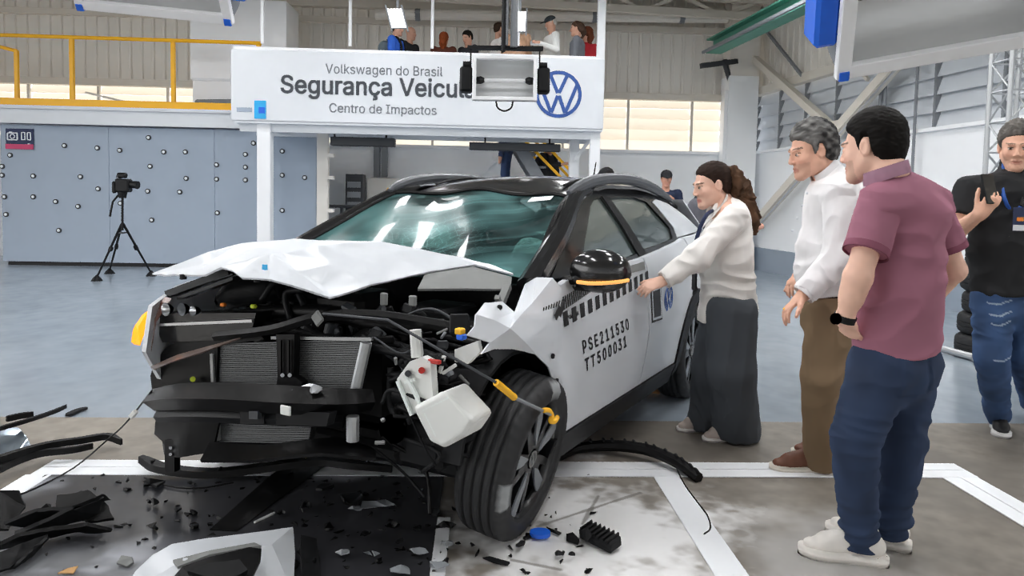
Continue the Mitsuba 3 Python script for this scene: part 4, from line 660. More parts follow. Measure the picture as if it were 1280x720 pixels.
bt = P('washer_bottle', tm(*(lambda g: (g.vertices, g.faces))(man(m3.Manifold.batch_hull([m3.Manifold.sphere(.018, 12).translate(tuple(q + (dx, 0, 0))) for q in bo for dx in (0, -.1)])))), 'natural_plastic', smooth=40, label='white washer fluid bottle hanging out'); P('bottle_neck', tube([cf(566, 498, .46), cf(573, 489, .46)], .02, 10), 'natural_plastic', bt); P('bottle_seam', cat(fbar((529, 513), (561, 497), .515, .515, .006), fbar((531, 516), (545, 545), .515, .515, .006)), 'airbag', bt); P('bottle_handle', cat(fbar((527, 509), (552, 492), .47, .47, .012), fbar((552, 492), (562, 493), .47, .47, .012)), 'natural_plastic', bt)
P('side_bracket', cat(fplate([(568, 437), (597, 426), (600, 440), (585, 455), (568, 452)], .36, .02), fbar((555, 445), (549, 470), .4, .4, .012), fbar((549, 470), (570, 456), .4, .38, .012)), 'natural_plastic'); q = cf(575, 414, .42); P('yellow_connector', bx(q, (.03, .03, .022), .004), 'yellow'); q = cf(577, 421, .42); P('blue_connector', bx(q, (.03, .03, .02), .004), 'blue_plastic'); q = cf(543, 452, .45); P('red_clip', bx(q, (.02, .05, .014), .003), 'red'); q = cf(480, 374, .3); P('grey_connector', bx(q, (.02, .03, .05), .004), 'primer'); q = cf(516, 376, .3); P('grey_connector', bx(q, (.02, .03, .04), .004), 'primer')
for i in range(16):
    a = np.array([hr.uniform(.32, .46), hr.uniform(.44, .58), hr.uniform(.42, .9)]); b = a + (hr.uniform(-.1, .05), hr.uniform(.12, .34), hr.uniform(-.25, .12))
    P('harness_cable', tube(smoothline([a, (a + b) / 2 + hr.normal(0, .05, 3), b], 6), hr.uniform(.003, .008), 6), ('plastic_black', 'dark_grey', 'plastic_dark', 'black_rough')[i % 4], smooth=True)
P('gearbox_cover', cat(bx((.3, .58, .55), (.14, .26, .2), .03), tube([(.36, .5, .62), (.36, .7, .6)], .04, 12), bx((.34, .62, .42), (.1, .2, .12), .02)), 'plastic_dark')
P('pulley', lathe([(.0, .03), (.03, .03), (.05, .02), (.055, .0), (.05, -.02), (0, -.02)], 20, fr((.41, .52, .50), [0, 1, 0], [0, 0, 1], [1, 0, 0])), 'dark_grey')
P('subframe', cat(bx((.05, 0, .27), (.16, 1.3, .08), .02), bar((.1, .55, .3), (.0, .75, .3), .05), tube([(-.05, .55, .35), (-.02, .72, .33)], .03)), 'plastic_dark'); P('wheel_liner', sheet(arc(0, .335, .42, 10, 170, 14) + arc(0, .335, .405, 170, 10, 14), lambda a, b, t: (a - .03, .50 + t + .3, b), .3, .12), 'black_rough'); P('driveshaft', tube([(-.02, .2, .34), (-.02, .72, .33)], .022, 10), 'dark_grey')
P('door_edge', sp([(-.262, .335), (-.245, .6), (-.243, .87), (-.262, .98), (-.272, .98), (-.256, .87), (-.258, .6), (-.277, .335)], S, .03, 1, .2, out=-.002), 'primer', car + '__front_door')
# tie strap with yellow hook, across the torn corner
t = thing('tie_strap', 'thin dark cable with yellow sleeve and yellow hook stretched over the front wheel', 'strap')
a, b, c, d = CO + CARM[:3, :3] @ cf(404, 392, .50), CO + CARM[:3, :3] @ cs(620, 478, .97), CO + CARM[:3, :3] @ cs(643, 497, .985), CO + CARM[:3, :3] @ cs(688, 518, 1.0)
m_ = CO + CARM[:3, :3] @ cf(485, 400, .52); obj('cable', tube([a, m_, b], .0055, 8), 'dark_grey', t); obj('sleeve', tube([b, c], .0125, 10), 'yellow', t); obj('cable', tube([c, d], .0065, 8), 'mid_grey', t)
hk = [CO + CARM[:3, :3] @ cs(x, y, 1.0) for x, y in ((679, 513), (686, 513), (690, 520), (688, 526), (693, 527), (697, 521))]; obj('hook', tube(smoothline(hk, 5), .0095, 10), 'yellow', t, smooth=True)
t = thing('crash_dummy', 'brown crash test dummy with yellow marked head in the driver seat', 'dummy')
D = lambda n, m, mt, p=None: obj(n, xf(m, CARM), mt, p or t, True)
h = D('head', ball((-1.32, .40, 1.2), (.10, .08, .12), 3), 'dummy_skin'); D('marking', ball((-1.26, .45, 1.235), (.035, .03, .04), 2), 'yellow', h); D('neck', tube([(-1.36, .38, .98), (-1.34, .40, 1.12)], .05), 'cabin'); D('torso', tube(smoothline([(-1.52, .36, .62), (-1.48, .36, .8), (-1.42, .37, .99)], 4), [.14, .17, .12], 16), 'dummy_skin')
for s in (-1, 1): D('arm', tube(smoothline([(-1.42, .37 + s * .19, .95), (-1.25, .37 + s * .22, .78), (-1.06, .37 + s * .14, .92)], 4), [.05, .045, .035], 10), 'dummy_skin')
# ------------------------------------------------------------------ bodies and clothes: blended limbs as a distance field, meshed by surface nets
V = lambda *a: np.array(a, float)
def cone(a, b, ra, rb, k=.03, w=None, fw=1.0): return dict(t='c', a=np.asarray(a, float), b=np.asarray(b, float), ra=ra, rb=rb, k=k, w=None if w is None else unit(w), fw=fw)
def ell(c, r, A=None, k=.02, op=1): return dict(t='e', c=np.asarray(c, float), r=np.broadcast_to(np.asarray(r, float), (3,)), A=np.eye(3) if A is None else A, k=k, op=op)
def cut(c, n, k=.004): return dict(t='p', c=np.asarray(c, float), n=unit(n), k=k)
def _d(p, P):
    if p['t'] == 'c':
        ba = p['b'] - p['a']; q = P - p['a']; t = np.clip(q @ ba / max(ba @ ba, 1e-9), 0, 1); q = q - t[:, None] * ba
        r = p['ra'] + (p['rb'] - p['ra']) * t; d2 = (q * q).sum(1)
        if p['w'] is None: return np.sqrt(d2) - r
        qw = q @ p['w']; return (np.sqrt(np.maximum(d2 - qw * qw, 0) + (qw / p['fw']) ** 2) - r) * min(1, p['fw'])
    q = (P - p['c']) @ p['A']; k0 = np.linalg.norm(q / p['r'], axis=1); k1 = np.linalg.norm(q / p['r'] ** 2, axis=1); return k0 * (k0 - 1) / np.maximum(k1, 1e-6)
def _box(p):
    if p['t'] == 'c':
        r = max(p['ra'], p['rb']) * max(1, p['fw']); return np.minimum(p['a'], p['b']) - r, np.maximum(p['a'], p['b']) + r
    r = max(p['r']); return p['c'] - r, p['c'] + r
def field(prims, P, margin=.05):
    D = np.full(len(P), margin)
    for p in prims:
        if p['t'] == 'p':
            e = (P - p['c']) @ p['n']; D = np.maximum(D, e); continue
        lo, hi = _box(p); m = np.all((P > lo - margin) & (P < hi + margin), axis=1)
        if not m.any(): continue
        d = _d(p, P[m]); k = p['k']; o = D[m]
        if p.get('op', 1) > 0:
            h = np.clip(.5 + .5 * (o - d) / k, 0, 1); D[m] = o * (1 - h) + d * h - k * h * (1 - h)
        else:
            h = np.clip(.5 - .5 * (o + d) / k, 0, 1); D[m] = o * (1 - h) - d * h + k * h * (1 - h)
    return D
def nets(prims, h, disp=None, B=8, amp=.02):
    bb = [_box(p) for p in prims if p['t'] != 'p' and p.get('op', 1) > 0]; lo = np.min([b[0] for b in bb], 0) - .03; hi = np.max([b[1] for b in bb], 0) + .03
    nb = np.ceil((hi - lo) / (h * B)).astype(int); n = nb * B
    g = np.stack(np.meshgrid(*[np.arange(k) for k in nb], indexing='ij'), -1).reshape(-1, 3)
    mg = B * h * 1.0 + amp; cd = field(prims, lo + (g * B + (B - 1) / 2) * h, .12 + mg); keep = np.abs(cd) < mg
    F = np.repeat(np.repeat(np.repeat(np.where(cd < 0, -.5, .5).astype(np.float32).reshape(nb), B, 0), B, 1), B, 2)
    o = np.stack(np.meshgrid(*[np.arange(B)] * 3, indexing='ij'), -1).reshape(-1, 3)
    I = (g[keep][:, None] * B + o[None]).reshape(-1, 3); P = lo + I * h; d = field(prims, P)
    if disp is not None:
        m = np.abs(d) < .035; d[m] += disp(P[m])
    F[I[:, 0], I[:, 1], I[:, 2]] = d
    s = F < 0; c8 = [(a, b, c) for a in (0, 1) for b in (0, 1) for c in (0, 1)]
    sl = lambda A, q: A[q[0]:n[0] - 1 + q[0], q[1]:n[1] - 1 + q[1], q[2]:n[2] - 1 + q[2]]
    cnt = sum(sl(s, q).astype(np.int8) for q in c8); act = (cnt > 0) & (cnt < 8); C = np.argwhere(act); idx = np.full(act.shape, -1, np.int64); idx[act] = np.arange(len(C))
    acc = np.zeros((len(C), 3)); num_ = np.zeros(len(C))
    for ax in range(3):
        for q in c8:
            if q[ax]: continue
            r = list(q); r[ax] = 1; a, b = C + q, C + r; fa, fb = F[a[:, 0], a[:, 1], a[:, 2]], F[b[:, 0], b[:, 1], b[:, 2]]; m = (fa < 0) != (fb < 0)
            t = fa[m] / (fa[m] - fb[m]); acc[m] += np.array(q) + t[:, None] * (np.array(r) - q); num_[m] += 1
    v = lo + (C + acc / num_[:, None]) * h; fs = []
    for ax in range(3):
        u, w = (ax + 1) % 3, (ax + 2) % 3; a = [slice(0, n[k] - 1) for k in range(3)]; b = list(a); b[ax] = slice(1, n[ax])
        A, Bm = s[tuple(a)], s[tuple(b)]; E = np.argwhere(A != Bm); E = E[(E[:, u] > 0) & (E[:, w] > 0)]
        def at_(du, dw): e = E.copy(); e[:, u] += du; e[:, w] += dw; return idx[e[:, 0], e[:, 1], e[:, 2]]
        q = np.stack([at_(-1, -1), at_(0, -1), at_(0, 0), at_(-1, 0)], 1); q = np.where(A[E[:, 0], E[:, 1], E[:, 2]][:, None], q, q[:, ::-1]); fs.append(q)
    q = np.vstack(fs); q = q[(q >= 0).all(1)]
    return tm(v, np.vstack([q[:, [0, 1, 2]], q[:, [0, 2, 3]]]))
mat('skin', VC, .48, specular=.35); mat('cloth', VC, .85); mat('hair', VC, .6, specular=.12); mat('leather', VC, .6)
def folds(amp, sx, seed=0, dirs=None):
    def f(P):
        q = P * np.asarray(sx); w = meshkit.noise(q * .35 + 5, seed) * 3
        r = meshkit.noise(q + w[:, None], seed + 1); r2 = meshkit.noise(P * 26, seed + 2)
        return amp * (np.abs(r * 2 - 1) - .5) * 2 + amp * .25 * (r2 - .5)
    return f
def limb(P): return P
def hand(wr, d, pn, side, curl, s=1.0, thumb=.6, spread=.02):
    """wrist, direction of the hand, palm normal, thumb side, curl of the four fingers (radians at each joint)"""
    d = unit(d); pn = unit(np.asarray(pn) - d * (np.asarray(pn) @ d)); sd = unit(np.asarray(side) - d * (np.asarray(side) @ d) - pn * (np.asarray(side) @ pn)); o = []
    kn = wr + d * .088 * s
    o.append(cone(wr, wr + d * .03 * s, .026 * s, .032 * s, .02, pn, .72)); o.append(cone(wr + d * .03 * s, kn - d * .012 * s, .034 * s, .04 * s, .015, pn, .36))
    for i, (off, L) in enumerate(zip((.031, .0105, -.0105, -.03), (.07, .079, .074, .058))):
        p = kn + sd * off * s - d * .006 * s * (abs(off) > .03); a = spread * (1.5 - i); dd = unit(d + sd * a); c = curl[i] if np.ndim(curl) else curl
        for j, (fl, r0, r1) in enumerate(zip((.45, .31, .26), (.0098, .0088, .008), (.0088, .008, .0066))):
            dd = unit(dd * math.cos(c) + pn * math.sin(c)); pnn = pn; q = p + dd * L * fl * s; o.append(cone(p, q, r0 * s, r1 * s, .004)); p = q
    p = wr + d * .022 * s + sd * .026 * s + pn * .006 * s; dd = unit(d * (1 - thumb * .5) + sd * thumb + pn * .25)
    for L, r0, r1 in ((.042, .016, .0115), (.034, .0112, .0102), (.026, .01, .0078)):
        q = p + dd * L * s; o.append(cone(p, q, r0 * s, r1 * s, .006)); p = q; dd = unit(dd + d * .35 + pn * .12)
    return o
def head_frame(c, f, u): f = unit(f); u = unit(np.asarray(u, float) - f * (np.asarray(u, float) @ f)); return np.stack([np.cross(f, u), f, u], 1), np.asarray(c, float)   # columns right, forward, up
def head(c, A, s=1.0, female=False, fine=True):
    L = lambda *p: c + A @ (np.array(p) * s); R = lambda *r: np.array(r) * s; j = .9 if female else 1.0
    o = [ell(L(0, -.018, .035), R(.076, .098, .086), A, .02), ell(L(0, .034, -.03), R(.06 * j, .06, .082), A, .03)]
    for q in (-1, 1): o += [cone(L(q * .05 * j, -.002, -.05), L(q * .016, .07, -.104), .024 * s * j, .019 * s, .03), ell(L(q * .037, .056, -.03), R(.026, .026, .026), A, .02)]
    o += [ell(L(0, .075, -.104), R(.022, .02, .018), A, .02)]
    if fine:
        o += [cone(L(-.034, .083, .02), L(.034, .083, .02), .0115 * s, .0115 * s, .012), cone(L(0, .088, .014), L(0, .107, -.031), .008 * s, .0115 * s, .012)]
        for q in (-1, 1): o += [ell(L(q * .011, .1, -.037), R(.0095, .012, .008), A, .006), ell(L(q * .032, .1, -.001), R(.02, .016, .0125), A, .012, -1)]
        for q in (-1, 1): o += [ell(L(q * .031, .0795, -.002), R(.0135, .0125, .0125), A, .003), ell(L(q * .078 , -.010, -.006), R(.011, .021, .033), A, .008), ell(L(q * .087, -.004, -.008), R(.007, .011, .019), A, .006, -1)]
        o += [cone(L(-.019, .087, -.066), L(.019, .087, -.066), .0065 * s, .0065 * s, .008), cone(L(0, .096, -.067), L(0, .096, -.066), .007 * s, .007 * s, .008), cone(L(-.015, .088, -.0805), L(.015, .088, -.0805), .0075 * s, .0075 * s, .008), ell(L(0, .1, -.0735), R(.024, .012, .0022), A, .003, -1)]
    else:
        o += [cone(L(0, .085, .01), L(0, .112, -.03), .01 * s, .014 * s, .012)] + [ell(L(q * .078, -.010, -.006), R(.012, .02, .032), A, .008) for q in (-1, 1)]
    return o
def face_paint(P, col_, c, A, s, skin, lip, brow, hairc, eyes=True, beard=0.0, browz=.021):
    q = (P - c) @ A / s; x, y, z = np.abs(q[:, 0]), q[:, 1], q[:, 2]; near = (np.abs(q) < .16).all(1)
    m = near & (y > .082) & (x < .025) & (np.abs(z + .0735) < .0135 - .2 * x); col_[m] = lip
    b = near & (y > .045) & (z < -.045) & (z > -.14); col_[b] = col_[b] * (1 - beard) + np.array(srgb('#5d5048')) * beard; col_[m] = np.array(lip) * .6 + np.array(skin if np.ndim(skin) else srgb('#d0a08a')) * .4
    if eyes:
        m = near & (y > .07) & (np.abs(x - .031) < .0115) & (np.abs(z + .003) < .0042); col_[m] = srgb('#b9aca4'); m2 = m & (np.hypot(x - .031, z + .003) < .0062); col_[m2] = srgb('#2a1c14')
        l = near & (y > .07) & (np.hypot(x - .031, z + .002) < .0155) & (z > .0032) & (z < .0068); col_[l] = srgb('#4a332a')
    m = near & (y > .06) & (x > .011) & (x < .052) & (np.abs(z - browz - .12 * (.03 - np.abs(x - .033))) < .0036); col_[m] = np.array(brow) * .75 + col_[m] * .25
    ck = near & (y > .03); k = np.exp(-(((x - .042) / .02) ** 2 + ((z + .035) / .018) ** 2)); col_[ck] = col_[ck] * (1 - .22 * k[ck, None]) + np.array(srgb('#c46f62')) * .22 * k[ck, None]
    return col_
def hairline(kind):
    if kind == 'short': ys, zs = [-.14, -.10, -.06, -.032, -.026, -.004, .004, .018, .026, .05, .08, .13], [-.062, -.068, -.06, -.04, .028, .030, -.012, -.02, .03, .052, .07, .08]
    else: ys, zs = [-.14, -.10, -.06, -.035, -.026, -.006, .002, .012, .024, .05, .08, .13], [-.06, -.075, -.065, -.03, .012, .02, .0, .004, .03, .056, .076, .086]
    return lambda y: np.interp(y, ys, zs)
def hair_mesh(c, A, s, kind, vol, h, seed=0, extra=(), rough=.003, stripe=(60, 26, 60), top=0.0):
    L = lambda *p: c + A @ (np.array(p) * s); v = vol
    pr = [ell(L(0, -.02, .036 + top / 2), np.array([.078 + v, .1 + v, .088 + v + top]) * s, A, .02), ell(L(0, -.035, -.02), np.array([.07 + v * .7, .075 + v * .7, .075]) * s, A, .03), *extra]
    hl = hairline(kind)
    def disp(P):
        q = (P - c) @ A / s; d = rough * (meshkit.noise(q * np.array(stripe) * 2.2, seed) - .5) * 2; e = (hl(q[:, 1]) - q[:, 2]) * s
        far = np.linalg.norm(q, axis=1) > .17; t_ = np.clip(1 + e / (.03 * s), 0, 1); return d + np.where(far, 0, np.maximum(0, e) * 3 + (vol + .002) * s * t_ * t_ * (q[:, 1] > -.05))
    return nets(pr, h, disp)
def rand_col(m, base, var=.12, seed=0, sc=(60, 60, 18)):
    n = meshkit.noise(m.vertices * np.array(sc), seed)[:, None]; return np.clip(np.array(srgb(base))[None] * (1 + var * 2 * (n - .5)), 0, 1)
def shoe(name, parent, heel, d, L, upper, sole, h=.006, sole_h=.03, lift=0.0, ankle=None, lace=None, W=.05):
    d = unit(V(d[0], d[1], 0)); s = np.cross(Z, d); heel = np.asarray(heel, float) + Z * lift; M = fr(heel, d, s, Z)
    ol = [(0, -.028), (-.004, 0), (0, .028), (.04, .034), (.12, .036), (.19, W - .004), (.235, .044), (.268, .022), (.275, 0), (.266, -.026), (.235, -.044), (.19, -W + .002), (.12, -.033), (.04, -.034)]
    ol = smoothline(np.array(ol + [ol[0]]) * [L / .275, 1], 4)[:-1]
    lo_ = prism(Polygon(ol).buffer(.004), sole_h, M); p = lambda x, y, z: heel + d * x * L / .275 + s * y + Z * z
    b = sole_h + .012
    pr = [cone(p(.035, 0, b + .018), p(.19, 0, b + .004), .034, .038, .02, Z, .85), cone(p(.19, 0, b), p(.232, .0, b - .004), .038, .034, .02, Z, .62), cone(p(.045, 0, b + .02), p(.06, 0, b + .075), .038, .038, .03), cone(p(.085, 0, b + .058), p(.185, 0, b + .02), .032, .028, .03), cut(p(0, 0, sole_h - .006), (0, 0, -1))]
    um = nets(pr, h); k = obj('shoe', um, 'leather', parent, color=rand_col(um, upper, .06, 3)); q = rand_col(lo_, sole, .04, 4)
    obj('sole', lo_, 'leather', k, color=q)
    if lace: obj('lace', cat(*[tube([p(.1 + .022 * i, -.02, b + .052 - .009 * i), p(.105 + .022 * i, 0, b + .062 - .009 * i), p(.1 + .022 * i, .02, b + .052 - .009 * i)], .004, 6) for i in range(5)]), lace, k, kind='stuff')
    return k
# ------------------------------------------------------------------ the people in front
SK1, SK2, SK3 = srgb('#dcae96'), srgb('#dbab93'), srgb('#e3b8a3')
def col_of(m, base): return np.tile(np.array(base), (len(m.vertices), 1))
def skin_obj(t, prims, h, skin, paint=None, name='body'):
    m = nets(prims, h); c = col_of(m, skin); n = meshkit.noise(m.vertices * 45, 5)[:, None]; c = c * (1 + .08 * (n - .5))
    if paint: c = paint(m.vertices, c)
    return obj(name, m, 'skin', t, color=np.clip(c, 0, 1))
def cloth_obj(name, t, prims, h, base, disp=None, var=.08, m='cloth', paint=None):
    g = nets(prims, h, disp); c = rand_col(g, base, var, 2, (9, 9, 9))
    if paint: c = paint(g.vertices, c)
    return obj(name, g, m, t, color=np.clip(c, 0, 1))
def off(P, mask_lo, mask_hi, amt): pass

# --- the man in the maroon polo shirt
t = thing('person', 'man in maroon polo shirt, blue jeans and white sneakers seen from behind', 'person')
D = 2.72
fc = unit(-RT * .93 + f0 * .37); ac = np.cross(fc, Z)   # facing left and away; ac = his right
c = at(1089, 184, D); A, c = head_frame(c, unit(-RT * .66 + f0 * .75) - Z * .12, Z); hs = 1.02
sl_, sr_ = at(1098, 256, D - .06), at(1170, 252, D + .03)
sl_ = at(1100, 258, D - .10); sr_ = at(1162, 256, D + .08)
el, wl = at(1073, 344, D - .16), at(1056, 398, D - .12); er, wr_ = at(1192, 338, D + .10), at(1160, 380, D + .3)
pv = at(1118, 448, D); up_ = (sl_ + sr_) / 2; axs = unit(sr_ - sl_)
hl_, hr_ = pv - axs * .085 - Z * .02, pv + axs * .085 - Z * .02
lh, rh = gp(1107, 706), gp(1137, 689)                                       # heels
kl, kr = at(1068, 552, D - .07), at(1128, 552, D + .08); al, ar = lh + V(0, 0, .11) + fc * .09, rh + V(0, 0, .11) + fc * .07
nk = c + A @ V(0, -.05, -.10)
wst = pv * .6 + up_ * .4
skin = [cone(up_ - Z * .05, wst, .115, .105, .04, axs, 1.35), cone(wst, pv, .105, .115, .04, axs, 1.35), cone(up_ - Z * .03, nk, .075, .06, .04), cone(nk, c + A @ V(0, -.03, -.03), .062, .058, .03),
        cone(up_, sl_, .07, .06, .04), cone(up_, sr_, .07, .06, .04), cone(sl_, el, .054, .044, .02), cone(el, wl, .045, .03, .02, None), cone(sr_, er, .054, .044, .02), cone(er, wr_, .045, .03, .02),
        cone(el + (wl - el) * .1, el + (wl - el) * .5, .046, .042, .02)]
skin += head(c, A, hs) + hand(wl, at(1066, 425, D - .05) - wl, RT * .8 + f0 * .6, fc, .35) + hand(wr_, -RT + f0 * .3, -Z, -f0, .4)
skin_obj(t, skin, .0042, SK3, lambda P, q: face_paint(P, q, c, A, hs, SK3, srgb('#b47067'), srgb('#2a211d'), None, False, .22))
hm = hair_mesh(c, A, hs, 'short', .012, .0045, 3, top=.008); obj('hair', hm, 'hair', t, color=rand_col(hm, '#0e0b09', .5, 1))
MAR = '#925e70'
sh = [cone(up_ - Z * .04, wst, .138, .132, .05, axs, 1.22), cone(wst, pv + Z * .02, .132, .138, .05, axs, 1.3), cone(up_ - Z * .01, nk - Z * .035, .09, .066, .05), cone(up_ - Z * .01, sl_ - Z * .005, .088, .078, .05), cone(up_ - Z * .01, sr_ - Z * .005, .088, .078, .05), cut(pv + Z * .035, (.03, .02, -1)), cut(nk - Z * .018 - fc * .012, fc * .45 + Z)]
def sleeve(a, b, frac, r0, r1): e = a + (b - a) * frac; return [cone(a, a + (b - a) * (frac + .15), r0, r1, .03), cut(e, b - a)]
shm = nets(sh, .007, folds(.010, (6, 6, 10), 3)); 
for a, b in ((sl_, el), (sr_, er)): shm = cat(shm, nets(sleeve(a, b, .66, .075, .074), .007, folds(.004, (9, 9, 9), 4)))
obj('polo_shirt', shm, 'cloth', t, color=rand_col(shm, MAR, .07, 2, (9, 9, 9)))
def ringband(cc, ax_, fx, rx, ry, hgt, th, tilt=0.0, flare=0.0, gap=0.0, n=36):
    """an open band of cloth round a neck, waist or cuff"""
    ax_ = unit(ax_); fx = unit(fx - ax_ * (fx @ ax_)); sx = np.cross(ax_, fx); a = np.linspace(gap, 2 * math.pi - gap, n); P = []
    for r, z in ((0, 0), (flare, hgt), (flare + th, hgt), (th, 0)): P.append(cc + np.cos(a)[:, None] * fx * (rx + r) + np.sin(a)[:, None] * sx * (ry + r) + ax_ * (z + tilt * np.cos(a)[:, None]))
    v = np.vstack(P); i = np.arange(n - 1); f = []
    for j in range(4): k = (j + 1) % 4; f += [np.c_[j * n + i, j * n + i + 1, k * n + i + 1], np.c_[j * n + i, k * n + i + 1, k * n + i]]
    f.append([[0, n, 2 * n], [0, 2 * n, 3 * n], [n - 1, 3 * n - 1, 2 * n - 1], [n - 1, 4 * n - 1, 3 * n - 1]])
    m = tm(v, np.vstack(f)); return m if m.volume > 0 else tm(m.vertices, m.faces[:, ::-1])
g = ringband(nk - Z * .03, Z + fc * .2, fc, .078, .07, .048, .006, -.012, -.004, .25); obj('collar', g, 'cloth', t, color=rand_col(g, '#9a7486', .05, 2))
for a, b in ((sl_, el), (sr_, er)):
    d = unit(b - a); g = ringband(a + (b - a) * .60, d, Z, .0745, .0745, .026, .004); obj('sleeve_band', g, 'cloth', t, color=rand_col(g, '#7d4759', .05, 2))
JN = '#22324d'
pk = [(-1, .0)]
def jeans(hl_, hr_, kl, kr, al, ar, pv, axs, r=(.105, .082, .07), hem=.05, belt=.06, fwx=1.28):
    return [cone(pv + Z * .06, pv - Z * .06, .118, .122, .04, axs, fwx), cone(hl_, kl, r[0], r[1], .035), cone(kl, al, r[1], r[2], .02), cone(hr_, kr, r[0], r[1], .035), cone(kr, ar, r[1], r[2], .02), cut(pv + Z * belt, Z), cut(V(0, 0, min(al[2], ar[2]) - .05), -Z)]
jd0 = folds(.010, (8, 8, 13), 7)
bk_ = -fc; pkc = pv + bk_ * .12 - Z * .05
def jd(P):
    d = jd0(P); low = np.clip((.32 - P[:, 2]) / .25, 0, 1); d += low * .008 * np.sin(P[:, 2] * 130 + 7 * meshkit.noise(P * 7, 3))
    for s in (-1, 1):
        q = P - (pv + axs * s * .075 - Z * .035); u_ = np.abs(q @ axs); w_ = np.abs(q[:, 2]); ins = (u_ < .062) & (w_ < .07) & (q @ bk_ > .02); d = d - np.where(ins, .007, 0)
    return d
jm = nets(jeans(hl_, hr_, kl, kr, al - Z * .02, ar - Z * .02, pv, axs, (.108, .078, .062)), .007, jd)
obj('jeans', jm, 'cloth', t, color=rand_col(jm, JN, .28, 2, (16, 16, 8)), label='blue denim jeans')
for h_, dd in ((lh, unit(gp(1012, 692) - lh)), (rh, unit(gp(1012, 692) - lh) * .9 + f0 * .35)): shoe('shoe', t, h_, dd, .31, '#dcd8d2', '#e3dfd9', .0055, .036, lace='sign_white', W=.054)
wd = unit(wl - el); k = obj('wristwatch', ringband(wl - wd * .012, wd, ac, .034, .034, .024, .005), 'black', t); obj('watch_case', xf(lathe([(0, .012), (.02, .012), (.021, 0), (0, 0)], 20), fr(wl - wd * .0 - RT * .034 - FW * .012, wd, np.cross(unit(-RT - FW * .4), wd), unit(-RT - FW * .4))), 'black_gloss', k)

# --- the man in the white shirt
t = thing('person', 'grey haired man in white shirt and brown trousers looking at the car', 'person')
D = 3.52; fc = unit(-RT * .985 + f0 * -.05); ac = np.cross(fc, Z)
hs = 1.03; A, c = head_frame(at(1014, 189, D), fc - Z * .22, Z)
sl_, sr_ = at(1050, 243, D - .17), at(1040, 240, D + .19); up_ = (sl_ + sr_) / 2; axs = unit(sr_ - sl_)
el, wl = at(1050, 322, D - .22), at(1004, 369, D - .22); er, wr_ = at(1030, 320, D + .22), at(1003, 338, D + .12)
pv = at(1036, 384, D); hl_, hr_ = pv - axs * .09, pv + axs * .09
lh, rh = gp(1037, 590), gp(1060, 571); kl, kr = at(1027, 470, D - .08), at(1042, 468, D + .1); al, ar = lh + fc * .05 + Z * .1, rh + fc * .05 + Z * .1
nk = c + A @ V(0, -.055, -.105); wst = pv * .55 + up_ * .45
skin = [cone(up_, wst, .1, .1, .04, axs, 1.4), cone(wst, pv, .1, .1, .04, axs, 1.4), cone(up_ , nk, .07, .058, .04), cone(nk, c + A @ V(0, -.03, -.03), .06, .056, .03), cone(up_, sl_, .07, .055, .04), cone(up_, sr_, .07, .055, .04), cone(sl_, el, .05, .042, .02), cone(el, wl, .042, .029, .02), cone(sr_, er, .05, .042, .02), cone(er, wr_, .042, .029, .02)]
skin += head(c, A, hs) + hand(wl, unit(V(*(-RT * .75 - Z * .66))), -FW * .1 + RT * .6 - Z * .5, fc * .4 + Z * .4 - FW, .42) + hand(wr_, unit(-RT * .55 - Z * .5 + FW * -.3), RT * .4 - Z * .5, -RT + Z, .4)
skin_obj(t, skin, .0045, SK2, lambda P, q: face_paint(P, q, c, A, hs, SK2, srgb('#98594f'), srgb('#3a322e'), None, True, .15, .024))
hm = hair_mesh(c, A, hs, 'short', .017, .005, 5, rough=.006, stripe=(44, 20, 44), top=.012)
q = (hm.vertices - c) @ A; gr = np.clip(.5 + 3.5 * q[:, 1] + 1.5 * (meshkit.noise(hm.vertices * 40, 2) - .5), 0, 1)[:, None]; obj('hair', hm, 'hair', t, color=(np.array(srgb('#2b2a2a')) * (1 - gr) + np.array(srgb('#7d7c7a')) * gr))
sh = [cone(up_ - Z * .05, wst, .138, .142, .05, axs, 1.3), cone(wst + fc * .02, pv + Z * .06 + fc * .02, .145, .138, .05, axs, 1.25), cone(up_, nk - Z * .02, .09, .068, .05), cone(up_ + Z * .01, sl_, .085, .074, .05), cone(up_ + Z * .01, sr_, .085, .074, .05), cut(pv + Z * .07, -Z), cut(nk - Z * .01, fc * .75 + Z)]
shm = nets(sh, .0075, folds(.009, (6, 6, 12), 13))
for a, b, e_ in ((sl_, el, wl), (sr_, er, wr_)): shm = cat(shm, nets([cone(a, b, .073, .066, .03), cone(b, e_, .066, .052, .03), cut(e_ - unit(e_ - b) * .015, e_ - b)], .007, folds(.009, (15, 15, 9), 14)))
obj('shirt', shm, 'cloth', t, color=rand_col(shm, '#dad9da', .03, 2)); WS = '#dddcdd'
g = ringband(nk - Z * .018, Z + fc * .55, fc, .072, .066, .04, .006, -.02, -.004, .35); obj('collar', g, 'cloth', t, color=rand_col(g, WS, .02, 2))
d = unit(wl - el); g = ringband(wl - d * .05, d, Z, .046, .046, .05, .006); obj('cuff', g, 'cloth', t, color=rand_col(g, WS, .02, 2))
for k in range(4): q = up_ * (1 - .2 * k) + wst * .2 * k + fc * (.145 + .02 * k); obj('button', ball(q, .007, 1), 'sign_white', t)
g = ringband(pv + Z * .055, Z, fc, .128, .165, .035, .006); obj('belt', g, 'leather', t, color=rand_col(g, '#2e241d', .05))
tj = jeans(hl_, hr_, kl, kr, al - Z * .03, ar - Z * .03, pv, axs, (.108, .085, .075), fwx=1.3); jm = nets(tj, .0075, folds(.010, (8, 8, 6), 17)); obj('trousers', jm, 'cloth', t, color=rand_col(jm, '#7b664e', .10, 2, (12, 12, 6)))
for h_ in (lh, rh): shoe('shoe', t, h_, fc + f0 * .12, .30, '#6b4433', '#d8d2c6', .006, .03, lace='dark_grey')
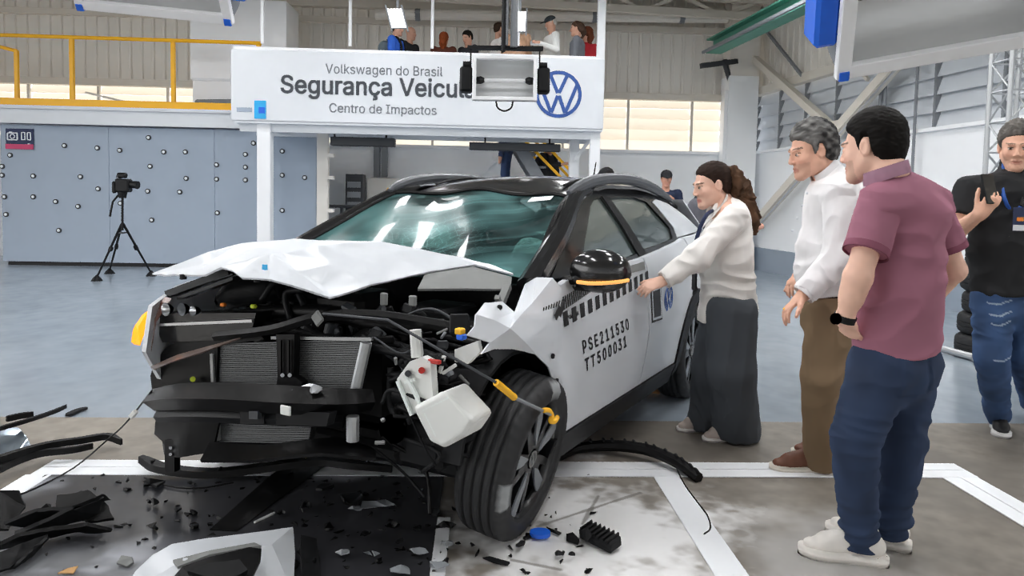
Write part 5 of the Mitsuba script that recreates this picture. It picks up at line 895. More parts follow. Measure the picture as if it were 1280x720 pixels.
dk_ = unit(-RT * .75 - Z * .66); obj('ring', ringband(wl + dk_ * .105 + Z * 0, dk_, RT, .0115, .0115, .005, .002, n=16), 'yellow', t)

# --- the woman at the door
t = thing('person', 'woman in cream blouse and wide dark grey trousers reaching for the car door handle', 'person')
D = 4.05; fc = unit(-RT * .97 - f0 * .15); ac = np.cross(fc, Z)
hs = .985; A, c = head_frame(at(889, 231, D), fc - Z * .22, Z)
sl_, sr_ = at(919, 271, D - .15), at(903, 268, D + .17); up_ = (sl_ + sr_) / 2; axs = unit(sr_ - sl_)
el, wl = at(872, 322, D - .25), at(829, 351, D - .28); er, wr_ = at(905, 330, D + .26), at(903, 372, D + .26)
pv = at(910, 388, D); hl_, hr_ = pv - axs * .09, pv + axs * .09
lh, rh = gp(930, 549), gp(896, 537); kl, kr = at(914, 462, D - .1), at(892, 462, D + .08); al, ar = lh + fc * .05 + Z * .06, rh + fc * .05 + Z * .06
nk = c + A @ V(0, -.045, -.105); wst = pv * .5 + up_ * .5
skin = [cone(up_, wst, .09, .085, .04, axs, 1.35), cone(wst, pv, .085, .1, .04, axs, 1.4), cone(up_, nk, .06, .048, .04), cone(nk, c + A @ V(0, -.025, -.03), .05, .048, .03), cone(up_, sl_, .055, .048, .04), cone(up_, sr_, .055, .048, .04), cone(sl_, el, .045, .037, .02), cone(el, wl, .037, .025, .02), cone(sr_, er, .045, .037, .02), cone(er, wr_, .037, .025, .02)]
hd_ = unit(at(803, 361, D - .30) - wl)
skin += head(c, A, hs, True) + hand(wl, hd_, -Z * .8 + FW * .55, -Z * .35 - RT * .2 + FW * .9, [.25, .32, .36, .42], .92) + hand(wr_, -Z, f0, fc, .4, .9)
skin_obj(t, skin, .0046, SK3, lambda P, q: face_paint(P, q, c, A, hs, SK3, srgb('#b5565a'), srgb('#3a2a22'), None, True, 0, .021))
px = [c + A @ V(0, -.10, .045), at(915, 218, D), at(925, 236, D), at(932, 256, D), at(938, 275, D), at(942, 288, D)]
ex = [cone(px[i], px[i + 1], r0, r1, .02) for i, (r0, r1) in enumerate([(.03, .045), (.045, .055), (.055, .056), (.056, .05), (.05, .022)])]
hm = hair_mesh(c, A, hs, 'swept', .009, .005, 8, extra=(), rough=.004); pm = nets(ex, .006, lambda P: .016 * (meshkit.noise(P * V(55, 55, 30) + 6 * meshkit.noise(P * 14, 4)[:, None], 9) - .5) * 2)
obj('hair', hm, 'hair', t, color=rand_col(hm, '#2a1d17', .4, 1)); k = obj('ponytail', pm, 'hair', t, color=rand_col(pm, '#4a3526', .6, 1, (40, 40, 16)), label='curly brown ponytail'); obj('hair_tie', ringband(px[0] + (px[1] - px[0]) * .3, px[1] - px[0], Z, .03, .03, .014, .006, n=20), 'black', k)
SB = '#e2dfdb'; hemc = pv + Z * .005
sh = [cone(up_ - Z * .04, wst, .118, .125, .05, axs, 1.3), cone(wst, pv - Z * .05, .128, .16, .05, axs, 1.15), cone(wst + fc * .07 + Z * .1, wst + fc * .08, .085, .08, .06, axs, 1.4), cone(up_, nk - Z * .02, .075, .055, .05), cone(up_, sl_, .072, .064, .05), cone(up_, sr_, .072, .064, .05), cut(pv - Z * .02, -Z - fc * .22), cut(nk - Z * .03 + fc * .0, fc * 1.1 + Z * .9)]
shm = nets(sh, .0075, folds(.010, (6, 6, 11), 23))
for a, b, e_ in ((sl_, el, wl), (sr_, er, wr_)): shm = cat(shm, nets([cone(a, b, .066, .064, .03), cone(b, e_, .066, .046, .03), cut(e_ - unit(e_ - b) * .012, e_ - b)], .007, folds(.009, (14, 14, 14), 24)))
obj('blouse', shm, 'cloth', t, color=rand_col(shm, SB, .03, 2))
g = ringband(nk - Z * .035 + fc * .01, Z + fc * .9, fc, .07, .06, .035, .006, -.02, .012, .45); obj('collar', g, 'cloth', t, color=rand_col(g, SB, .02, 2))
for sg in (1, -1):
    a = nk + axs * -.05 * sg + fc * .02 - Z * .012; q = crumple([(0, 0, *(a - fc * .02 + Z * .012)), (1, 0, *(a + fc * .03 - axs * -.015 * sg)), (1, -1, *(a + fc * .115 - Z * .15 - axs * -.02 * sg)), (0, -1, *(a + fc * .09 - Z * .12 + axs * -.035 * sg)), (-.2, -.4, *(a + fc * .01 - Z * .03 + axs * -.035 * sg))], [0, 1, 2, 3, 4], .005, 2); obj('lapel', q, 'cloth', t, color=rand_col(q, '#e8e6e3', .02, 2))
d = unit(wl - el); g = ringband(wl - d * .05, d, Z, .041, .041, .045, .005); obj('cuff', g, 'cloth', t, color=rand_col(g, SB, .02, 2))
lan = [nk - fc * .05 + Z * .01, nk + fc * .03 - Z * .04, at(884, 268, D - .08), at(875, 285, D - .08), at(869, 310, D - .06), at(868, 340, D - .05)]; obj('lanyard', tube(smoothline(lan, 5), .011, 6), 'navy', t); q = at(868, 352, D - .04); obj('badge', bx(q, (.01, .07, .1), .002), 'black', t)
tp_ = [cone(pv + Z * .06, pv - Z * .08, .115, .125, .04, axs, 1.25), cone(hl_, kl, .125, .118, .05), cone(kl, al, .118, .128, .03), cone(hr_, kr, .12, .112, .05), cone(kr, ar, .112, .122, .03), cut(pv + Z * .08, Z), cut(V(0, 0, .022), -Z)]
jm = nets(tp_, .0075, folds(.012, (11, 11, 2.2), 27)); obj('trousers', jm, 'cloth', t, color=rand_col(jm, '#44494f', .08, 2, (14, 14, 3)))
for h_ in (lh, rh): shoe('shoe', t, h_, fc, .25, '#b9aca4', '#e6e3df', .006, .022, W=.042)

# --- the man with the phone
t = thing('person', 'man in black polo shirt and jeans with lanyard looking at a phone', 'person')
D = 3.98; fc = unit(-f0 * .86 - RT * .42); ac = np.cross(fc, Z)
hs = 1.03; A, c = head_frame(at(1271, 183, D), unit(-f0 * .8 - RT * .5) - Z * .18, Z)
sr_, sl_ = at(1212, 237, D), at(1306, 240, D + .06); up_ = (sl_ + sr_) / 2; axs = unit(sr_ - sl_)
er, wr_ = at(1195, 290, D - .02), at(1224, 268, D - .26); el, wl = at(1318, 320, D + .1), at(1300, 380, D - .05)
pv = at(1259, 372, D + .02); hr_, hl_ = pv + axs * .09, pv - axs * .09
rh, lh = gp(1245, 533), gp(1290, 520); kr, kl = at(1240, 448, D - .04), at(1280, 440, D + .05); ar, al = rh + fc * .04 + Z * .1, lh + fc * .04 + Z * .1
nk = c + A @ V(0, -.055, -.105); wst = pv * .55 + up_ * .45
skin = [cone(up_, wst, .105, .105, .04, axs, 1.4), cone(wst, pv, .105, .1, .04, axs, 1.4), cone(up_, nk, .075, .062, .04), cone(nk, c + A @ V(0, -.03, -.03), .064, .058, .03), cone(up_, sl_, .07, .055, .04), cone(up_, sr_, .07, .055, .04), cone(sl_, el, .052, .044, .02), cone(el, wl, .044, .03, .02), cone(sr_, er, .052, .046, .02), cone(er, wr_, .047, .031, .02)]
hdir = unit(RT * .45 + Z * .75 - FW * .35)
skin += head(c, A, hs) + hand(wr_, hdir, -RT * .1 + FW * .9 + RT * .2, RT * -.6 + Z * .5, [.5, .55, .6, .6], .98) + hand(wl, -Z, f0, fc, .4)
skin_obj(t, skin, .0046, SK2, lambda P, q: face_paint(P, q, c, A, hs, SK2, srgb('#a2665c'), srgb('#4d443d'), None, True, .12, .022))
hm = hair_mesh(c, A, hs, 'short', .010, .005, 15, rough=.006, top=.01); obj('hair', hm, 'hair', t, color=rand_col(hm, '#5d5955', .5, 1))
sh = [cone(up_ - Z * .04, wst, .135, .14, .05, axs, 1.36), cone(wst, pv - Z * .02, .142, .14, .05, axs, 1.36), cone(up_, nk - Z * .03, .09, .068, .05), cone(up_, sl_, .082, .074, .05), cone(up_, sr_, .082, .074, .05), cut(pv + Z * .02, -Z), cut(nk - Z * .005, fc * .35 + Z)]
shm = nets(sh, .0075, folds(.008, (7, 7, 12), 33))
for a, b in ((sl_, el), (sr_, er)): shm = cat(shm, nets(sleeve(a, b, .62, .076, .078), .0075, folds(.004, (9, 9, 9), 34)))
obj('polo_shirt', shm, 'cloth', t, color=rand_col(shm, '#141518', .1, 2))
g = ringband(nk - Z * .02, Z + fc * .4, fc, .074, .07, .045, .006, -.012, -.002, .22); obj('collar', g, 'cloth', t, color=rand_col(g, '#1b1c20', .05, 2))
lan = [nk + axs * .07 + Z * .0, up_ + axs * .05 + fc * .135 - Z * .02, up_ - Z * .12 + fc * .15 - axs * .01, at(1276, 258, D - .19)]; obj('lanyard', tube(smoothline(lan, 5), .01, 6), 'lanyard_blue' if 'lanyard_blue' in scene else mat('lanyard_blue', '#24509c', .6), t)
lan = [nk - axs * .07, up_ - axs * .07 + fc * .135 - Z * .02, at(1276, 258, D - .19)]; obj('lanyard', tube(smoothline(lan, 5), .01, 6), 'black', t)
q = at(1275, 274, D - .195); k = obj('badge', bx((0, 0, 0), (.085, .008, .125), .003, fr(q, axs, fc, Z)), 'navy', t); obj('badge_print', bx((0, .006, -.045), (.08, .004, .03), 0, fr(q, axs, fc, Z)), 'sign_white', k); obj('badge_print', bx((0, .006, .0), (.04, .004, .02), 0, fr(q, axs, fc, Z)), 'orange', k)
jr = folds(.008, (9, 9, 14), 37)
tj = jeans(hl_, hr_, kl, kr, al - Z * .02, ar - Z * .02, pv, axs, (.105, .08, .066)); jm = nets(tj, .0075, jr)
cc_ = rand_col(jm, '#314a70', .35, 2, (14, 14, 7))
for zz_ in (.86, .80, .75, .56): 
    m = (np.abs(jm.vertices[:, 2] - zz_ - .012 * np.sin(jm.vertices[:, 0] * 40)) < .004) & (((jm.vertices - (hr_ * .5 + kr * .5)) @ fc) > .02) & (np.abs((jm.vertices - kr) @ axs) < .05); cc_[m] = srgb('#8f9db2')
obj('jeans', jm, 'cloth', t, color=cc_, label='faded ripped blue jeans')
for h_, q in ((rh, fc), (lh, fc)): shoe('shoe', t, h_ - fc * .02, q, .29, '#191a1c', '#d9d9d8', .006, .03, lace='dark_grey')
pm_ = wr_ + hdir * .115 + FW * .022 - RT * .02 + Z * .005; t = thing('mobile_phone', 'black mobile phone held up by the man in the black polo shirt', 'phone')
ex_ = unit(RT * .96 + FW * .25); ey_ = unit(Z * .9 + FW * .25 - RT * .1); obj('case', bx((0, 0, 0), (.078, .16, .011), .004, fr(pm_ + Z * .035, ex_, unit(ey_ - ex_ * (ey_ @ ex_)), np.cross(ex_, unit(ey_ - ex_ * (ey_ @ ex_))))), 'black_gloss', t)
# ------------------------------------------------------------------ people farther away
def mini(label, hp, d, zf, face, shirt, hairc, pants='#2a2f3a', cap=None, skin='#cfa089', bald=False, arms=None, long_=None, sleeves='short', group=None, nod=.1, parts=(), H=None):
    """a standing person whose head is seen at the pixel hp at the distance d, on the level zf"""
    t = thing('person', label, 'person', group); c = at(*hp, d)
    f = unit(V(face[0], face[1], 0)); s = np.cross(f, Z); top = c[2] + .115; h = top - zf; k = h / 1.75
    B = V(c[0], c[1], zf) - f * .03; p = lambda r, fw_, z: B + s * r * k + f * fw_ * k + Z * z * k
    A, c = head_frame(c, f - Z * nod, Z); hs = .98
    shr, shl = p(.17, 0, 1.42), p(-.17, 0, 1.42); arms = arms or [None, None]; js = []
    for sh, sg, w in ((shr, 1, arms[0]), (shl, -1, arms[1])):
        if w is None: w = p(sg * .24, .06, .82)
        w = np.asarray(w, float); mid = (sh + w) / 2; L = max(0, .29 ** 2 * k * k - ((w - sh) @ (w - sh)) / 4) ** .5; el_ = mid + unit(-f * .6 + s * sg * .5 - Z * .8) * L; js.append((sh, el_, w))
    sk = [cone(p(0, 0, 1.36), p(0, 0, 1.0), .1 * k, .1 * k, .04, s, 1.35), cone(p(0, 0, 1.40), c + A @ V(0, -.03, -.04), .062, .055, .03)] + head(c, A, hs, fine=False)
    for sh, e_, w in js: sk += [cone(p(0, 0, 1.38), sh, .06, .055, .03), cone(sh, e_, .046, .04, .02), cone(e_, w, .04, .03, .02), cone(w, w + unit(w - e_) * .09, .034, .028, .02)]
    skin_obj(t, sk, .011, srgb(skin), lambda P, q: face_paint(P, q, c, A, hs, 0, srgb('#a8645c'), srgb('#2e2622'), None, False))
    g = [cone(p(0, 0, 1.36), p(0, 0, 1.12), .128 * k, .125 * k, .05, s, 1.35), cone(p(0, 0, 1.12), p(0, 0, .94), .125 * k, .13 * k, .05, s, 1.3), cut(p(0, 0, .90), -Z), cut(p(0, .01, 1.47), f * .5 + Z)]
    m = nets(g, .013, folds(.006, (8, 8, 12), 5))
    for sh, e_, w in js:
        q = [cone(p(0, 0, 1.38), sh, .07, .068, .03)]
        q += [cone(sh, e_, .068, .06, .03), cone(e_, w, .06, .045, .03), cut(w - unit(w - e_) * .02, w - e_)] if sleeves == 'long' else [cone(sh, e_, .068, .068, .03), cut(sh + (e_ - sh) * .72, e_ - sh)]
        m = cat(m, nets(q, .013))
    obj('shirt', m, 'cloth', t, color=rand_col(m, shirt, .08, 2))
    hl, hr = p(-.09, 0, .9), p(.09, 0, .9); j = [cone(p(0, 0, .97), p(0, 0, .86), .115 * k, .12 * k, .04, s, 1.3)]
    for q, sg in ((hl, -1), (hr, 1)): j += [cone(q, p(sg * .1, .02, .48), .09 * k, .07 * k, .03), cone(p(sg * .1, .02, .48), p(sg * .1, 0, .05), .07 * k, .058 * k, .03)]
    m = nets(j + [cut(V(0, 0, zf + .04), -Z)], .014); obj('trousers', m, 'cloth', t, color=rand_col(m, pants, .12, 2))
    for sg in (-1, 1): obj('shoe', man(m3.Manifold.batch_hull([m3.Manifold.sphere(.04, 10).translate(tuple(p(sg * .1, x, .045) )) for x in (-.06, .14)])), 'black', t)
    if not bald:
        ex = [] if not long_ else [cone(c + A @ V(0, -.09, .02), c + A @ V(0, -.11, -long_ * .5), .07, .065, .03), cone(c + A @ V(0, -.11, -long_ * .5), c + A @ V(0, -.09, -long_), .065, .035, .03)]
        m = hair_mesh(c, A, hs, 'swept' if long_ else 'short', .012, .009, 4, ex); obj('hair', m, 'hair', t, color=rand_col(m, hairc, .35, 1))
    if cap:
        q = [ell(c + A @ V(0, -.015, .05), V(.09, .11, .082), A), cone(c + A @ V(0, .08, .055), c + A @ V(0, .15, .045), .06, .05, .02, A[:, 2], .16)]; m = nets(q + [cut(c + A @ V(0, 0, .03), -A[:, 2])], .008); obj('cap', m, 'cloth', t, color=rand_col(m, cap, .05))
    for fn in parts: fn(t, p, c, A, f, s)
    return t, p, c, A, f, s
XR_ = np.array([1.0, 0, 0]); YR = np.array([0, 1.0, 0])
def backpack(color, sc=1.0):
    def go(t, p, c, A, f, s):
        m = nets([cone(p(0, -.2, 1.33), p(0, -.22, 1.02), .11, .13, .05, s, 1.3)], .012, folds(.008, (9, 9, 9), 6)); k = obj('backpack', m, 'cloth', t, color=rand_col(m, color, .1)); 
        for q in (-.1, .1): obj('strap', tube(smoothline([p(q, -.12, 1.42), p(q, .06, 1.47), p(q, .15, 1.3), p(q, .1, 1.08)], 4), .02, 6), 'black', k)
    return go
GF = 2.68
mini('man in navy polo shirt and dark cap standing by the white back wall', (833, 223), 11.2, 0, (-.15, -1), '#1f2a44', '#1a1614', cap='#14151a', arms=[at(829, 249, 10.95), at(840, 249, 10.95)], skin='#c99680', nod=.25)
mini('person in a dark cap whose head just shows over the car roof', (757, 222), 9.2, 0, (-.6, 1), '#23262c', '#1a1614', cap='#101114')
mini('person with a grey backpack behind the woman, one arm held out to the right', (897, 224), 6.9, 0, (.85, .5), '#17181b', '#221b17', arms=[at(944, 285, 6.7), at(872, 266, 6.75)], parts=[backpack('#55555c')], skin='#dba692')
mini('man in black with a cap holding a phone on the stair under the gallery', (687, 184), 13.6, .93, (.6, -.8), '#1c1d22', '#15120f', cap='#16171b', arms=[at(703, 205, 13.4), None], parts=[backpack('#26272c')], sleeves='long', pants='#1d1f25')
mini('person in blue jeans going up the stair under the gallery', (632, 153), 13.9, 1.45, (-.8, .3), '#3a4664', '#1a1614', pants='#34466b', sleeves='long', nod=0)
mini('man in bright blue T-shirt with a backpack on the gallery', (497, 36), 12.7, GF, (.95, -.3), '#2f62c8', '#2a1d15', parts=[backpack('#5c6a72')])
mini('bald man in a black shirt on the gallery', (514, 42), 13.28, GF, (.9, -.5), '#1d1e22', '#222222', bald=True)
mini('red haired woman with her back turned on the gallery', (555, 49), 13.25, GF, (.1, 1), '#5a2f22', '#8a4526', long_=.22)
mini('dark haired man in black on the gallery looking down', (584, 47), 13.2, GF, (-.7, -.7), '#23242a', '#1d1916', nod=.4)
mini('person in a white shirt half hidden by the lamp pole on the gallery', (625, 37), 13.25, GF, (.8, .3), '#ece9e6', '#3a2c22')
mini('blonde woman in a tan jacket on the gallery', (646, 30), 12.75, GF, (.1, 1), '#c7a184', '#b98f63', long_=.2, sleeves='long')
mini('old man in a white coat and dark beret reading a sheet on the gallery', (688, 29), 12.85, GF, (-.95, -.25), '#e6e8e6', '#c9c5be', cap='#2d3438', sleeves='long', arms=[at(676, 55, 12.6), at(673, 54, 12.5)], nod=.35)
mini('woman in a grey jacket with brown hair at the right end of the gallery', (720, 36), 12.7, GF, (-1, .2), '#6a6d74', '#4d3b30', long_=.15, sleeves='long')
mini('person in a red jacket at the right end of the gallery', (733, 42), 13.3, GF, (-.5, .9), '#c02a34', '#6b3d2a', long_=.2, sleeves='long')
t = thing('paper_sheet', 'white paper sheet held by the old man on the gallery', 'paper'); obj('page', bx((0, 0, 0), (.2, .28, .004), 0, fr(at(670, 54, 12.5), unit(RT), unit(Z * .5 + f0), unit(Z - f0 * .5))), 'sign_white', t)
# ------------------------------------------------------------------ wreckage on the floor
def lay(pts, z=.02): return [gp(p[0], p[1], p[2] if len(p) > 2 else z) for p in pts]
def slab(name, label, px, mt, z=.03, thick=.008, jag=.012, cat_='wreckage', seed=3, inner=(), parent=None, group=None, sub=2):
    """a torn piece of sheet or plastic lying on the floor, outline px = [(x, y, height)]"""
    P3 = lay(list(px) + list(inner), z); m = crumple([(p[0], p[1], *p) for p in P3], list(range(len(px))), thick, sub, jag, seed)
    m.vertices[:, 2] = np.maximum(m.vertices[:, 2], .0045)
    if parent: return obj(name, m, mt, parent, smooth=25)
    t = thing(name, label, cat_, group); obj('panel', m, mt, t, smooth=25); return t
def strip(name, label, px, w, h, mt, z=.03, group=None, cat_='wreckage', ridges=0):
    P3 = smoothline(lay(px, z), 5); t = thing(name, label, cat_, group); n = len(P3); tn = np.gradient(P3, axis=0); tn /= np.linalg.norm(tn, axis=1)[:, None]; s = np.cross(tn, Z); s /= np.linalg.norm(s, axis=1)[:, None]
    ww = w * np.interp(np.linspace(0, 1, n), [0, .1, .85, 1], [.5, 1, .9, .3])[:, None]; v = np.vstack([P3 - s * ww, P3 + s * ww, P3 + s * ww * .8 + Z * h, P3 - s * ww * .8 + Z * h]); i = np.arange(n - 1); f = []
    for a, b in ((0, 1), (1, 2), (2, 3), (3, 0)): f += [np.c_[a * n + i, b * n + i, b * n + i + 1], np.c_[a * n + i, b * n + i + 1, a * n + i + 1]]
    f.append([[0, 2 * n, n], [0, 3 * n, 2 * n], [n - 1, 2 * n - 1, 3 * n - 1], [n - 1, 3 * n - 1, 4 * n - 1]]); m = tm(v, np.vstack(f)); m = m if m.volume > 0 else tm(m.vertices, m.faces[:, ::-1]); m.vertices[:, 2] = np.maximum(m.vertices[:, 2], .004)
    obj('strip', m, mt, t)
    for k in range(ridges): j = int((k + .5) * n / ridges); obj('rib', bx(P3[j] + Z * h, (.012, .03, .02), .003, None), mt, t)
    return t
mat('wreck_black', '#09090a', .45, specular=.25); mat('wreck_dark', '#131416', .6, specular=.25); mat('clear_shard', '#90959a', .2, clearcoat=1.0)
t = slab('torn_bumper', 'white bumper fragment with a dark lamp opening at the bottom edge', [(170, 713, .03), (190, 694, .05), (215, 680, .08), (262, 672, .10), (306, 667, .11), (366, 659, .10), (369, 690, .06), (366, 745, .02), (300, 770, .02), (220, 770, .02), (150, 745, .02)], 'car_white', thick=.01, jag=.006, inner=[(230, 700, .14), (340, 680, .12), (280, 735, .12)])
slab('lamp_opening', '', [(216, 722, .13), (228, 708, .155), (262, 696, .165), (312, 684, .16), (327, 686, .15), (326, 700, .14), (312, 728, .12), (250, 740, .12)], 'wreck_black', thick=.012, jag=.002, parent=t); slab('bracket', '', [(235, 713, .17), (262, 703, .18), (300, 698, .175), (310, 712, .15), (280, 728, .14)], 'wreck_dark', thick=.02, jag=.01, parent=t); slab('lip', '', [(216, 700, .13), (262, 688, .145), (318, 678, .14), (327, 682, .14), (314, 683, .15), (262, 693, .155), (222, 708, .14)], 'primer', thick=.01, jag=.0, parent=t)
slab('torn_plastic', 'black plastic panel lying right of the white bumper fragment', [(376, 669, .06), (396, 673, .05), (400, 700, .03), (404, 760, .02), (380, 760, .02), (377, 700, .04)], 'wreck_dark', thick=.02)
slab('glass_panel', 'bright reflecting glass panel at the left edge of the floor', [(-40, 545, .10), (-5, 536, .11), (22, 534, .11), (34, 546, .08), (40, 560, .05), (15, 571, .05), (-45, 590, .06)], 'chrome_sheet' if 'chrome_sheet' in scene else mat('chrome_sheet', '#b5c3d0', .12, .9), thick=.006, jag=.004)
strip('trim_strip', 'thin black trim strip at the left edge above the glass panel', [(-40, 552, .14), (0, 538, .13), (34, 528, .13), (64, 518, .12), (83, 510, .12)], .012, .02, 'wreck_black', .12); strip('trim_strip', 'second thin black strip under the upper left trim strip', [(8, 527, .1), (26, 523, .1), (42, 521, .1)], .014, .03, 'wreck_black', .1)
strip('plastic_shard', 'lone black shard on the line between epoxy and concrete at the left', [(84, 520), (97, 514), (109, 511)], .025, .012, 'wreck_dark', .008); strip('trim_strip', 'black strip lying across the white line at the left', [(-30, 588, .09), (20, 571, .08), (60, 560, .07), (100, 554, .06), (134, 549, .05), (152, 556, .03)], .022, .03, 'wreck_black', .06); strip('trim_strip', 'lower black strip over the white corner of tape at the left', [(-20, 600, .06), (20, 580, .05), (52, 570, .05), (88, 566, .05), (116, 561, .04)], .018, .03, 'wreck_black', .04)
for i, (lab, q) in enumerate([('big black block at the left edge in the wreckage heap', [(-40, 618, .16), (0, 610, .17), (24, 612, .16), (30, 634, .10), (12, 660, .06), (-40, 668, .06)]), ('long black panel on top of the left wreckage heap', [(20, 662, .06), (48, 652, .10), (90, 632, .12), (130, 616, .12), (146, 606, .13), (140, 624, .08), (120, 640, .05), (70, 656, .04)]),
        ('ragged black panel pointing right out of the left wreckage heap', [(-30, 690, .05), (20, 668, .09), (70, 654, .09), (112, 650, .08), (158, 655, .04), (140, 662, .03), (90, 662, .03), (30, 676, .03)]), ('black sheet at the bottom of the left wreckage heap', [(-60, 730, .03), (-10, 696, .06), (30, 676, .07), (60, 668, .06), (40, 690, .03), (10, 712, .02)]),
        ('torn black flap standing in the left wreckage heap', [(70, 640, .05), (72, 618, .1), (110, 612, .12), (136, 632, .06), (144, 646, .03), (110, 650, .03)]), ('crooked black bracket at the front of the left wreckage heap', [(0, 655, .12), (40, 640, .12), (84, 634, .12), (70, 645, .07), (30, 660, .05)])]):
    slab('torn_plastic', lab, q, ('wreck_black', 'wreck_dark')[i % 2], thick=.015, jag=.03, seed=i, sub=3)
strip('bumper_strip', 'long black bumper lip lying under the crushed front', [(176, 577, .06), (205, 589, .03), (262, 595, .02), (330, 588, .03), (392, 580, .03), (440, 584, .03), (490, 590, .02)], .035, .03, 'wreck_black', .03, ridges=4)
slab('rubber_mat', 'black rubber sheet lying in the dark oil under the front', [(262, 662, .006), (300, 628, .008), (338, 594, .012), (352, 584, .012), (412, 578, .012), (392, 592, .01), (340, 630, .008), (296, 664, .006)], 'wreck_black', thick=.004, jag=.004)
strip('cable', 'thin bent black cable on the floor before the bumper lip', [(180, 598, .01), (215, 609, .01), (250, 611, .01), (292, 604, .01)], .004, .006, 'wreck_black', .01, cat_='cable')
t = thing('arch_liner', 'curved black wheel arch strip lying on the tape right of the car', 'wreckage'); P3 = smoothline(lay([(700, 572, .02), (724, 560, .03), (765, 557, .05), (808, 562, .06), (845, 577, .05), (874, 598, .02)]), 8); obj('strip', tm(*(lambda m: (m.vertices * (1, 1, 1), m.faces))(tube(P3, [.018, .03, .032, .03, .026], 8))), 'wreck_black', t)
for k in range(16): j = int((k + .5) * len(P3) / 16); obj('rib', bx(P3[j] + Z * .03, (.012, .04, .014), .002), 'wreck_dark', t)
t = thing('cable', 'loose black wire running from the arch strip down over the white tape', 'cable'); obj('wire', tube(smoothline(lay([(846, 586), (856, 606), (872, 628), (884, 644), (888, 660), (880, 668)], .006), 5), .0035, 6), 'wreck_black', t)
t = thing('cord', 'thin dark cord hanging from the bumper corner to the floor at the left', 'cord'); obj('cord', tube(smoothline([CO + CARM[:3, :3] @ cf(190, 488, .5), gp(158, 528, .25), gp(134, 550, .09), gp(92, 585, .02), gp(40, 612, .006), gp(24, 618, .006)], 4), .004, 6), 'wreck_black', t); obj('tag', bar(gp(170, 514, .34), gp(164, 521, .31), .02), 'natural_plastic', t)
t = thing('vent_block', 'ribbed black plastic block on the white powder beside the wheel', 'wreckage'); M_ = fr(gp(751, 680), unit(gp(772, 690) - gp(728, 668)), np.cross(Z, unit(gp(772, 690) - gp(728, 668))), Z)
obj('body', bx((0, 0, .03), (.17, .075, .045), .008, M_ @ rot([1, 0, 0], .2)), 'wreck_dark', t)
for k in range(7): obj('fin', bx((-.07 + .0235 * k, 0, .056), (.006, .07, .014), .001, M_ @ rot([1, 0, 0], .2)), 'wreck_black', t)
obj('bracket', crumple([(0, 0, *gp(724, 664, .02)), (1, 0, *gp(733, 660, .10)), (1, -1, *gp(740, 670, .06)), (0, -1, *gp(732, 678, .02))], [0, 1, 2, 3], .008, 1), 'wreck_dark', t)
slab('plastic_shard', 'square black shard left of the ribbed plastic block', [(708, 667, .02), (716, 665, .02), (724, 673, .02), (722, 680, .01), (708, 675, .01)], 'wreck_black', thick=.012, jag=.004)
slab('plastic_shard', 'small black chip between the blue cap and the square shard', [(682, 658, .015), (690, 661, .02), (702, 665, .015), (698, 668, .01), (687, 664, .01)], 'wreck_black', thick=.01, jag=.006); slab('plastic_shard', 'flat dark shard lying before the tilted wheel', [(603, 697, .01), (612, 695, .015), (637, 702, .015), (634, 706, .01), (618, 703, .01)], 'wreck_dark', thick=.008, jag=.004)
t = thing('filler_cap', 'bright blue plastic cap with black stem on the floor by the front wheel', 'cap'); g = gp(675, 669, .01); M_ = fr(g, unit(f0 * .1 + r0), unit(f0 - r0 * .1), Z)
obj('disc', xf(man(m3.Manifold.extrude(m3.CrossSection([[(.042 * math.cos(a), .034 * math.sin(a)) for a in np.linspace(0, 2 * math.pi, 29)[:-1]]]), .016)), M_), 'blue_plastic', t); obj('stem', cat(bar(g + r0 * -.03, gp(655, 673, .01), .014, .01), bar(g + r0 * -.03, gp(657, 668, .01), .012, .01)), 'wreck_black', t)
slab('cardboard_piece', 'torn tan cardboard under the car sill', [(800, 489, .01), (812, 480, .05), (829, 478, .05), (830, 484, .02), (824, 492, .01)], 'tan_card', thick=.006, jag=.006); slab('cardboard_piece', 'small tan scrap at the bottom left edge', [(72, 716, .01), (84, 710, .02), (98, 707, .02), (92, 716, .01)], 'tan_card', thick=.005, jag=.004)
t = thing('metal_rod', 'short pale rod on the dark plate behind the white bumper fragment', 'rod'); obj('rod', tube([gp(318, 653, .008), gp(343, 641, .008)], .005, 6), 'natural_plastic', t)
slab('metal_bracket', 'small grey metal bracket left of the white bumper fragment', [(146, 703, .02), (152, 694, .03), (165, 696, .03), (166, 703, .02), (158, 708, .01)], 'primer', thick=.01, jag=.008)
sr = np.random.default_rng(5)
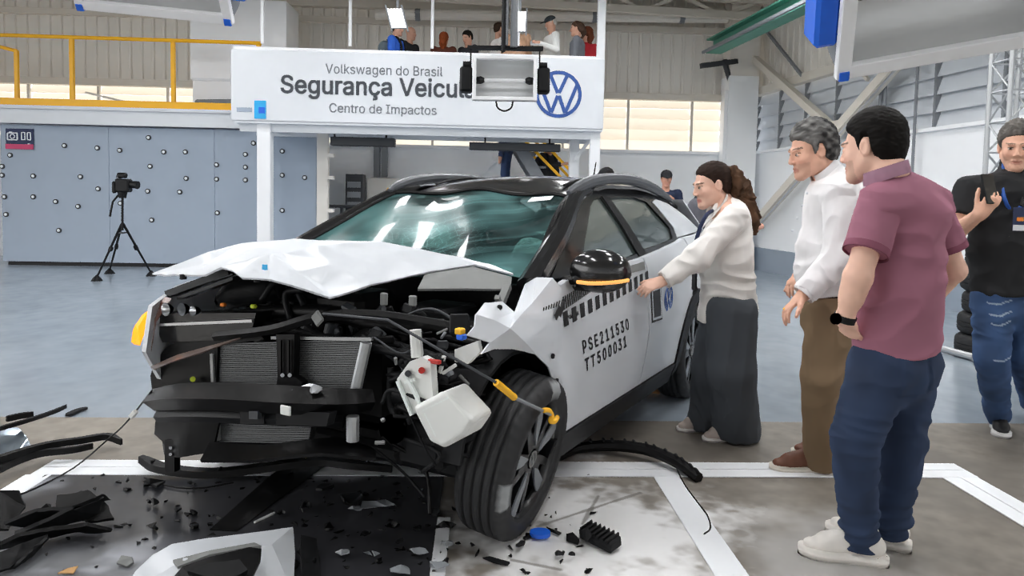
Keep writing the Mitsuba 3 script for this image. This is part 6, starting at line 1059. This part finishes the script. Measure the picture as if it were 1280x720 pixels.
for i, (x, y, s, lab) in enumerate([(470, 630, 22, 'clear torn plastic film on the dark floor below the bottle'), (440, 636, 12, 'small clear film scrap left of the torn plastic film'), (524, 688, 14, 'clear plastic shard at the bottom edge below the wheel'), (500, 712, 16, 'clear jagged shard at the bottom edge'), (466, 690, 10, 'pale flat scrap on the oily floor'), (545, 705, 16, 'white crumpled scrap by the white line at the bottom edge'), (428, 688, 12, 'dull clear scrap right of the black panel'), (556, 680, 11, 'pale scrap left of the tilted wheel')]):
    slab('plastic_film', lab, [(x + s * math.cos(a) * sr.uniform(.6, 1.2), y + .3 * s * math.sin(a) * sr.uniform(.6, 1.2), sr.uniform(.006, .04)) for a in np.linspace(0, 2 * math.pi, 9)[:-1]], 'clear_shard', thick=.003, jag=.02, seed=i, sub=1)
big = [(153, 600, 7), (84, 620, 5), (105, 616, 8), (192, 625, 8), (198, 655, 6), (238, 641, 7), (245, 654, 6), (222, 635, 4), (58, 634, 7), (190, 603, 12), (160, 610, 5), (405, 608, 12), (440, 622, 16), (380, 633, 7), (415, 655, 8), (455, 668, 6), (490, 655, 9), (540, 640, 9), (556, 655, 11), (520, 660, 6), (595, 690, 6), (700, 688, 6), (716, 690, 5), (650, 640 + 40, 5), (560, 700, 9), (500, 675, 5), (350, 640, 5), (390, 700, 6), (478, 700, 6), (240, 603, 5)]
for i, (x, y, s) in enumerate(big):
    slab('plastic_shard', 'small black plastic shard scattered on the floor around the crushed front', [(x + s * math.cos(a) * sr.uniform(.5, 1.3), y + .5 * s * math.sin(a) * sr.uniform(.5, 1.3), sr.uniform(.006, .045)) for a in np.linspace(0, 2 * math.pi, 8)[:-1]], ('wreck_black', 'wreck_dark')[i % 2], thick=.01, jag=.03, seed=i, group='small black shards on the floor', sub=1)
ms = []
for i in range(330):
    x, y = sr.uniform(20, 760), sr.uniform(585, 716); 
    if sr.random() < abs(x - 430) / 520: continue
    g = gp(x, y, .006); s = sr.uniform(.003, .011); q_ = TM(vertices=sr.normal(0, 1, (7, 3)) * (s * 1.3, s * sr.uniform(.5, 1.2), s * .5)).convex_hull; ms.append(tm(q_.vertices @ rz(sr.uniform(0, 3))[:3, :3].T + g, q_.faces))
obj('plastic_debris', cat(ms), 'wreck_black', label='fine black plastic crumbs strewn over the floor', cat='debris', kind='stuff')
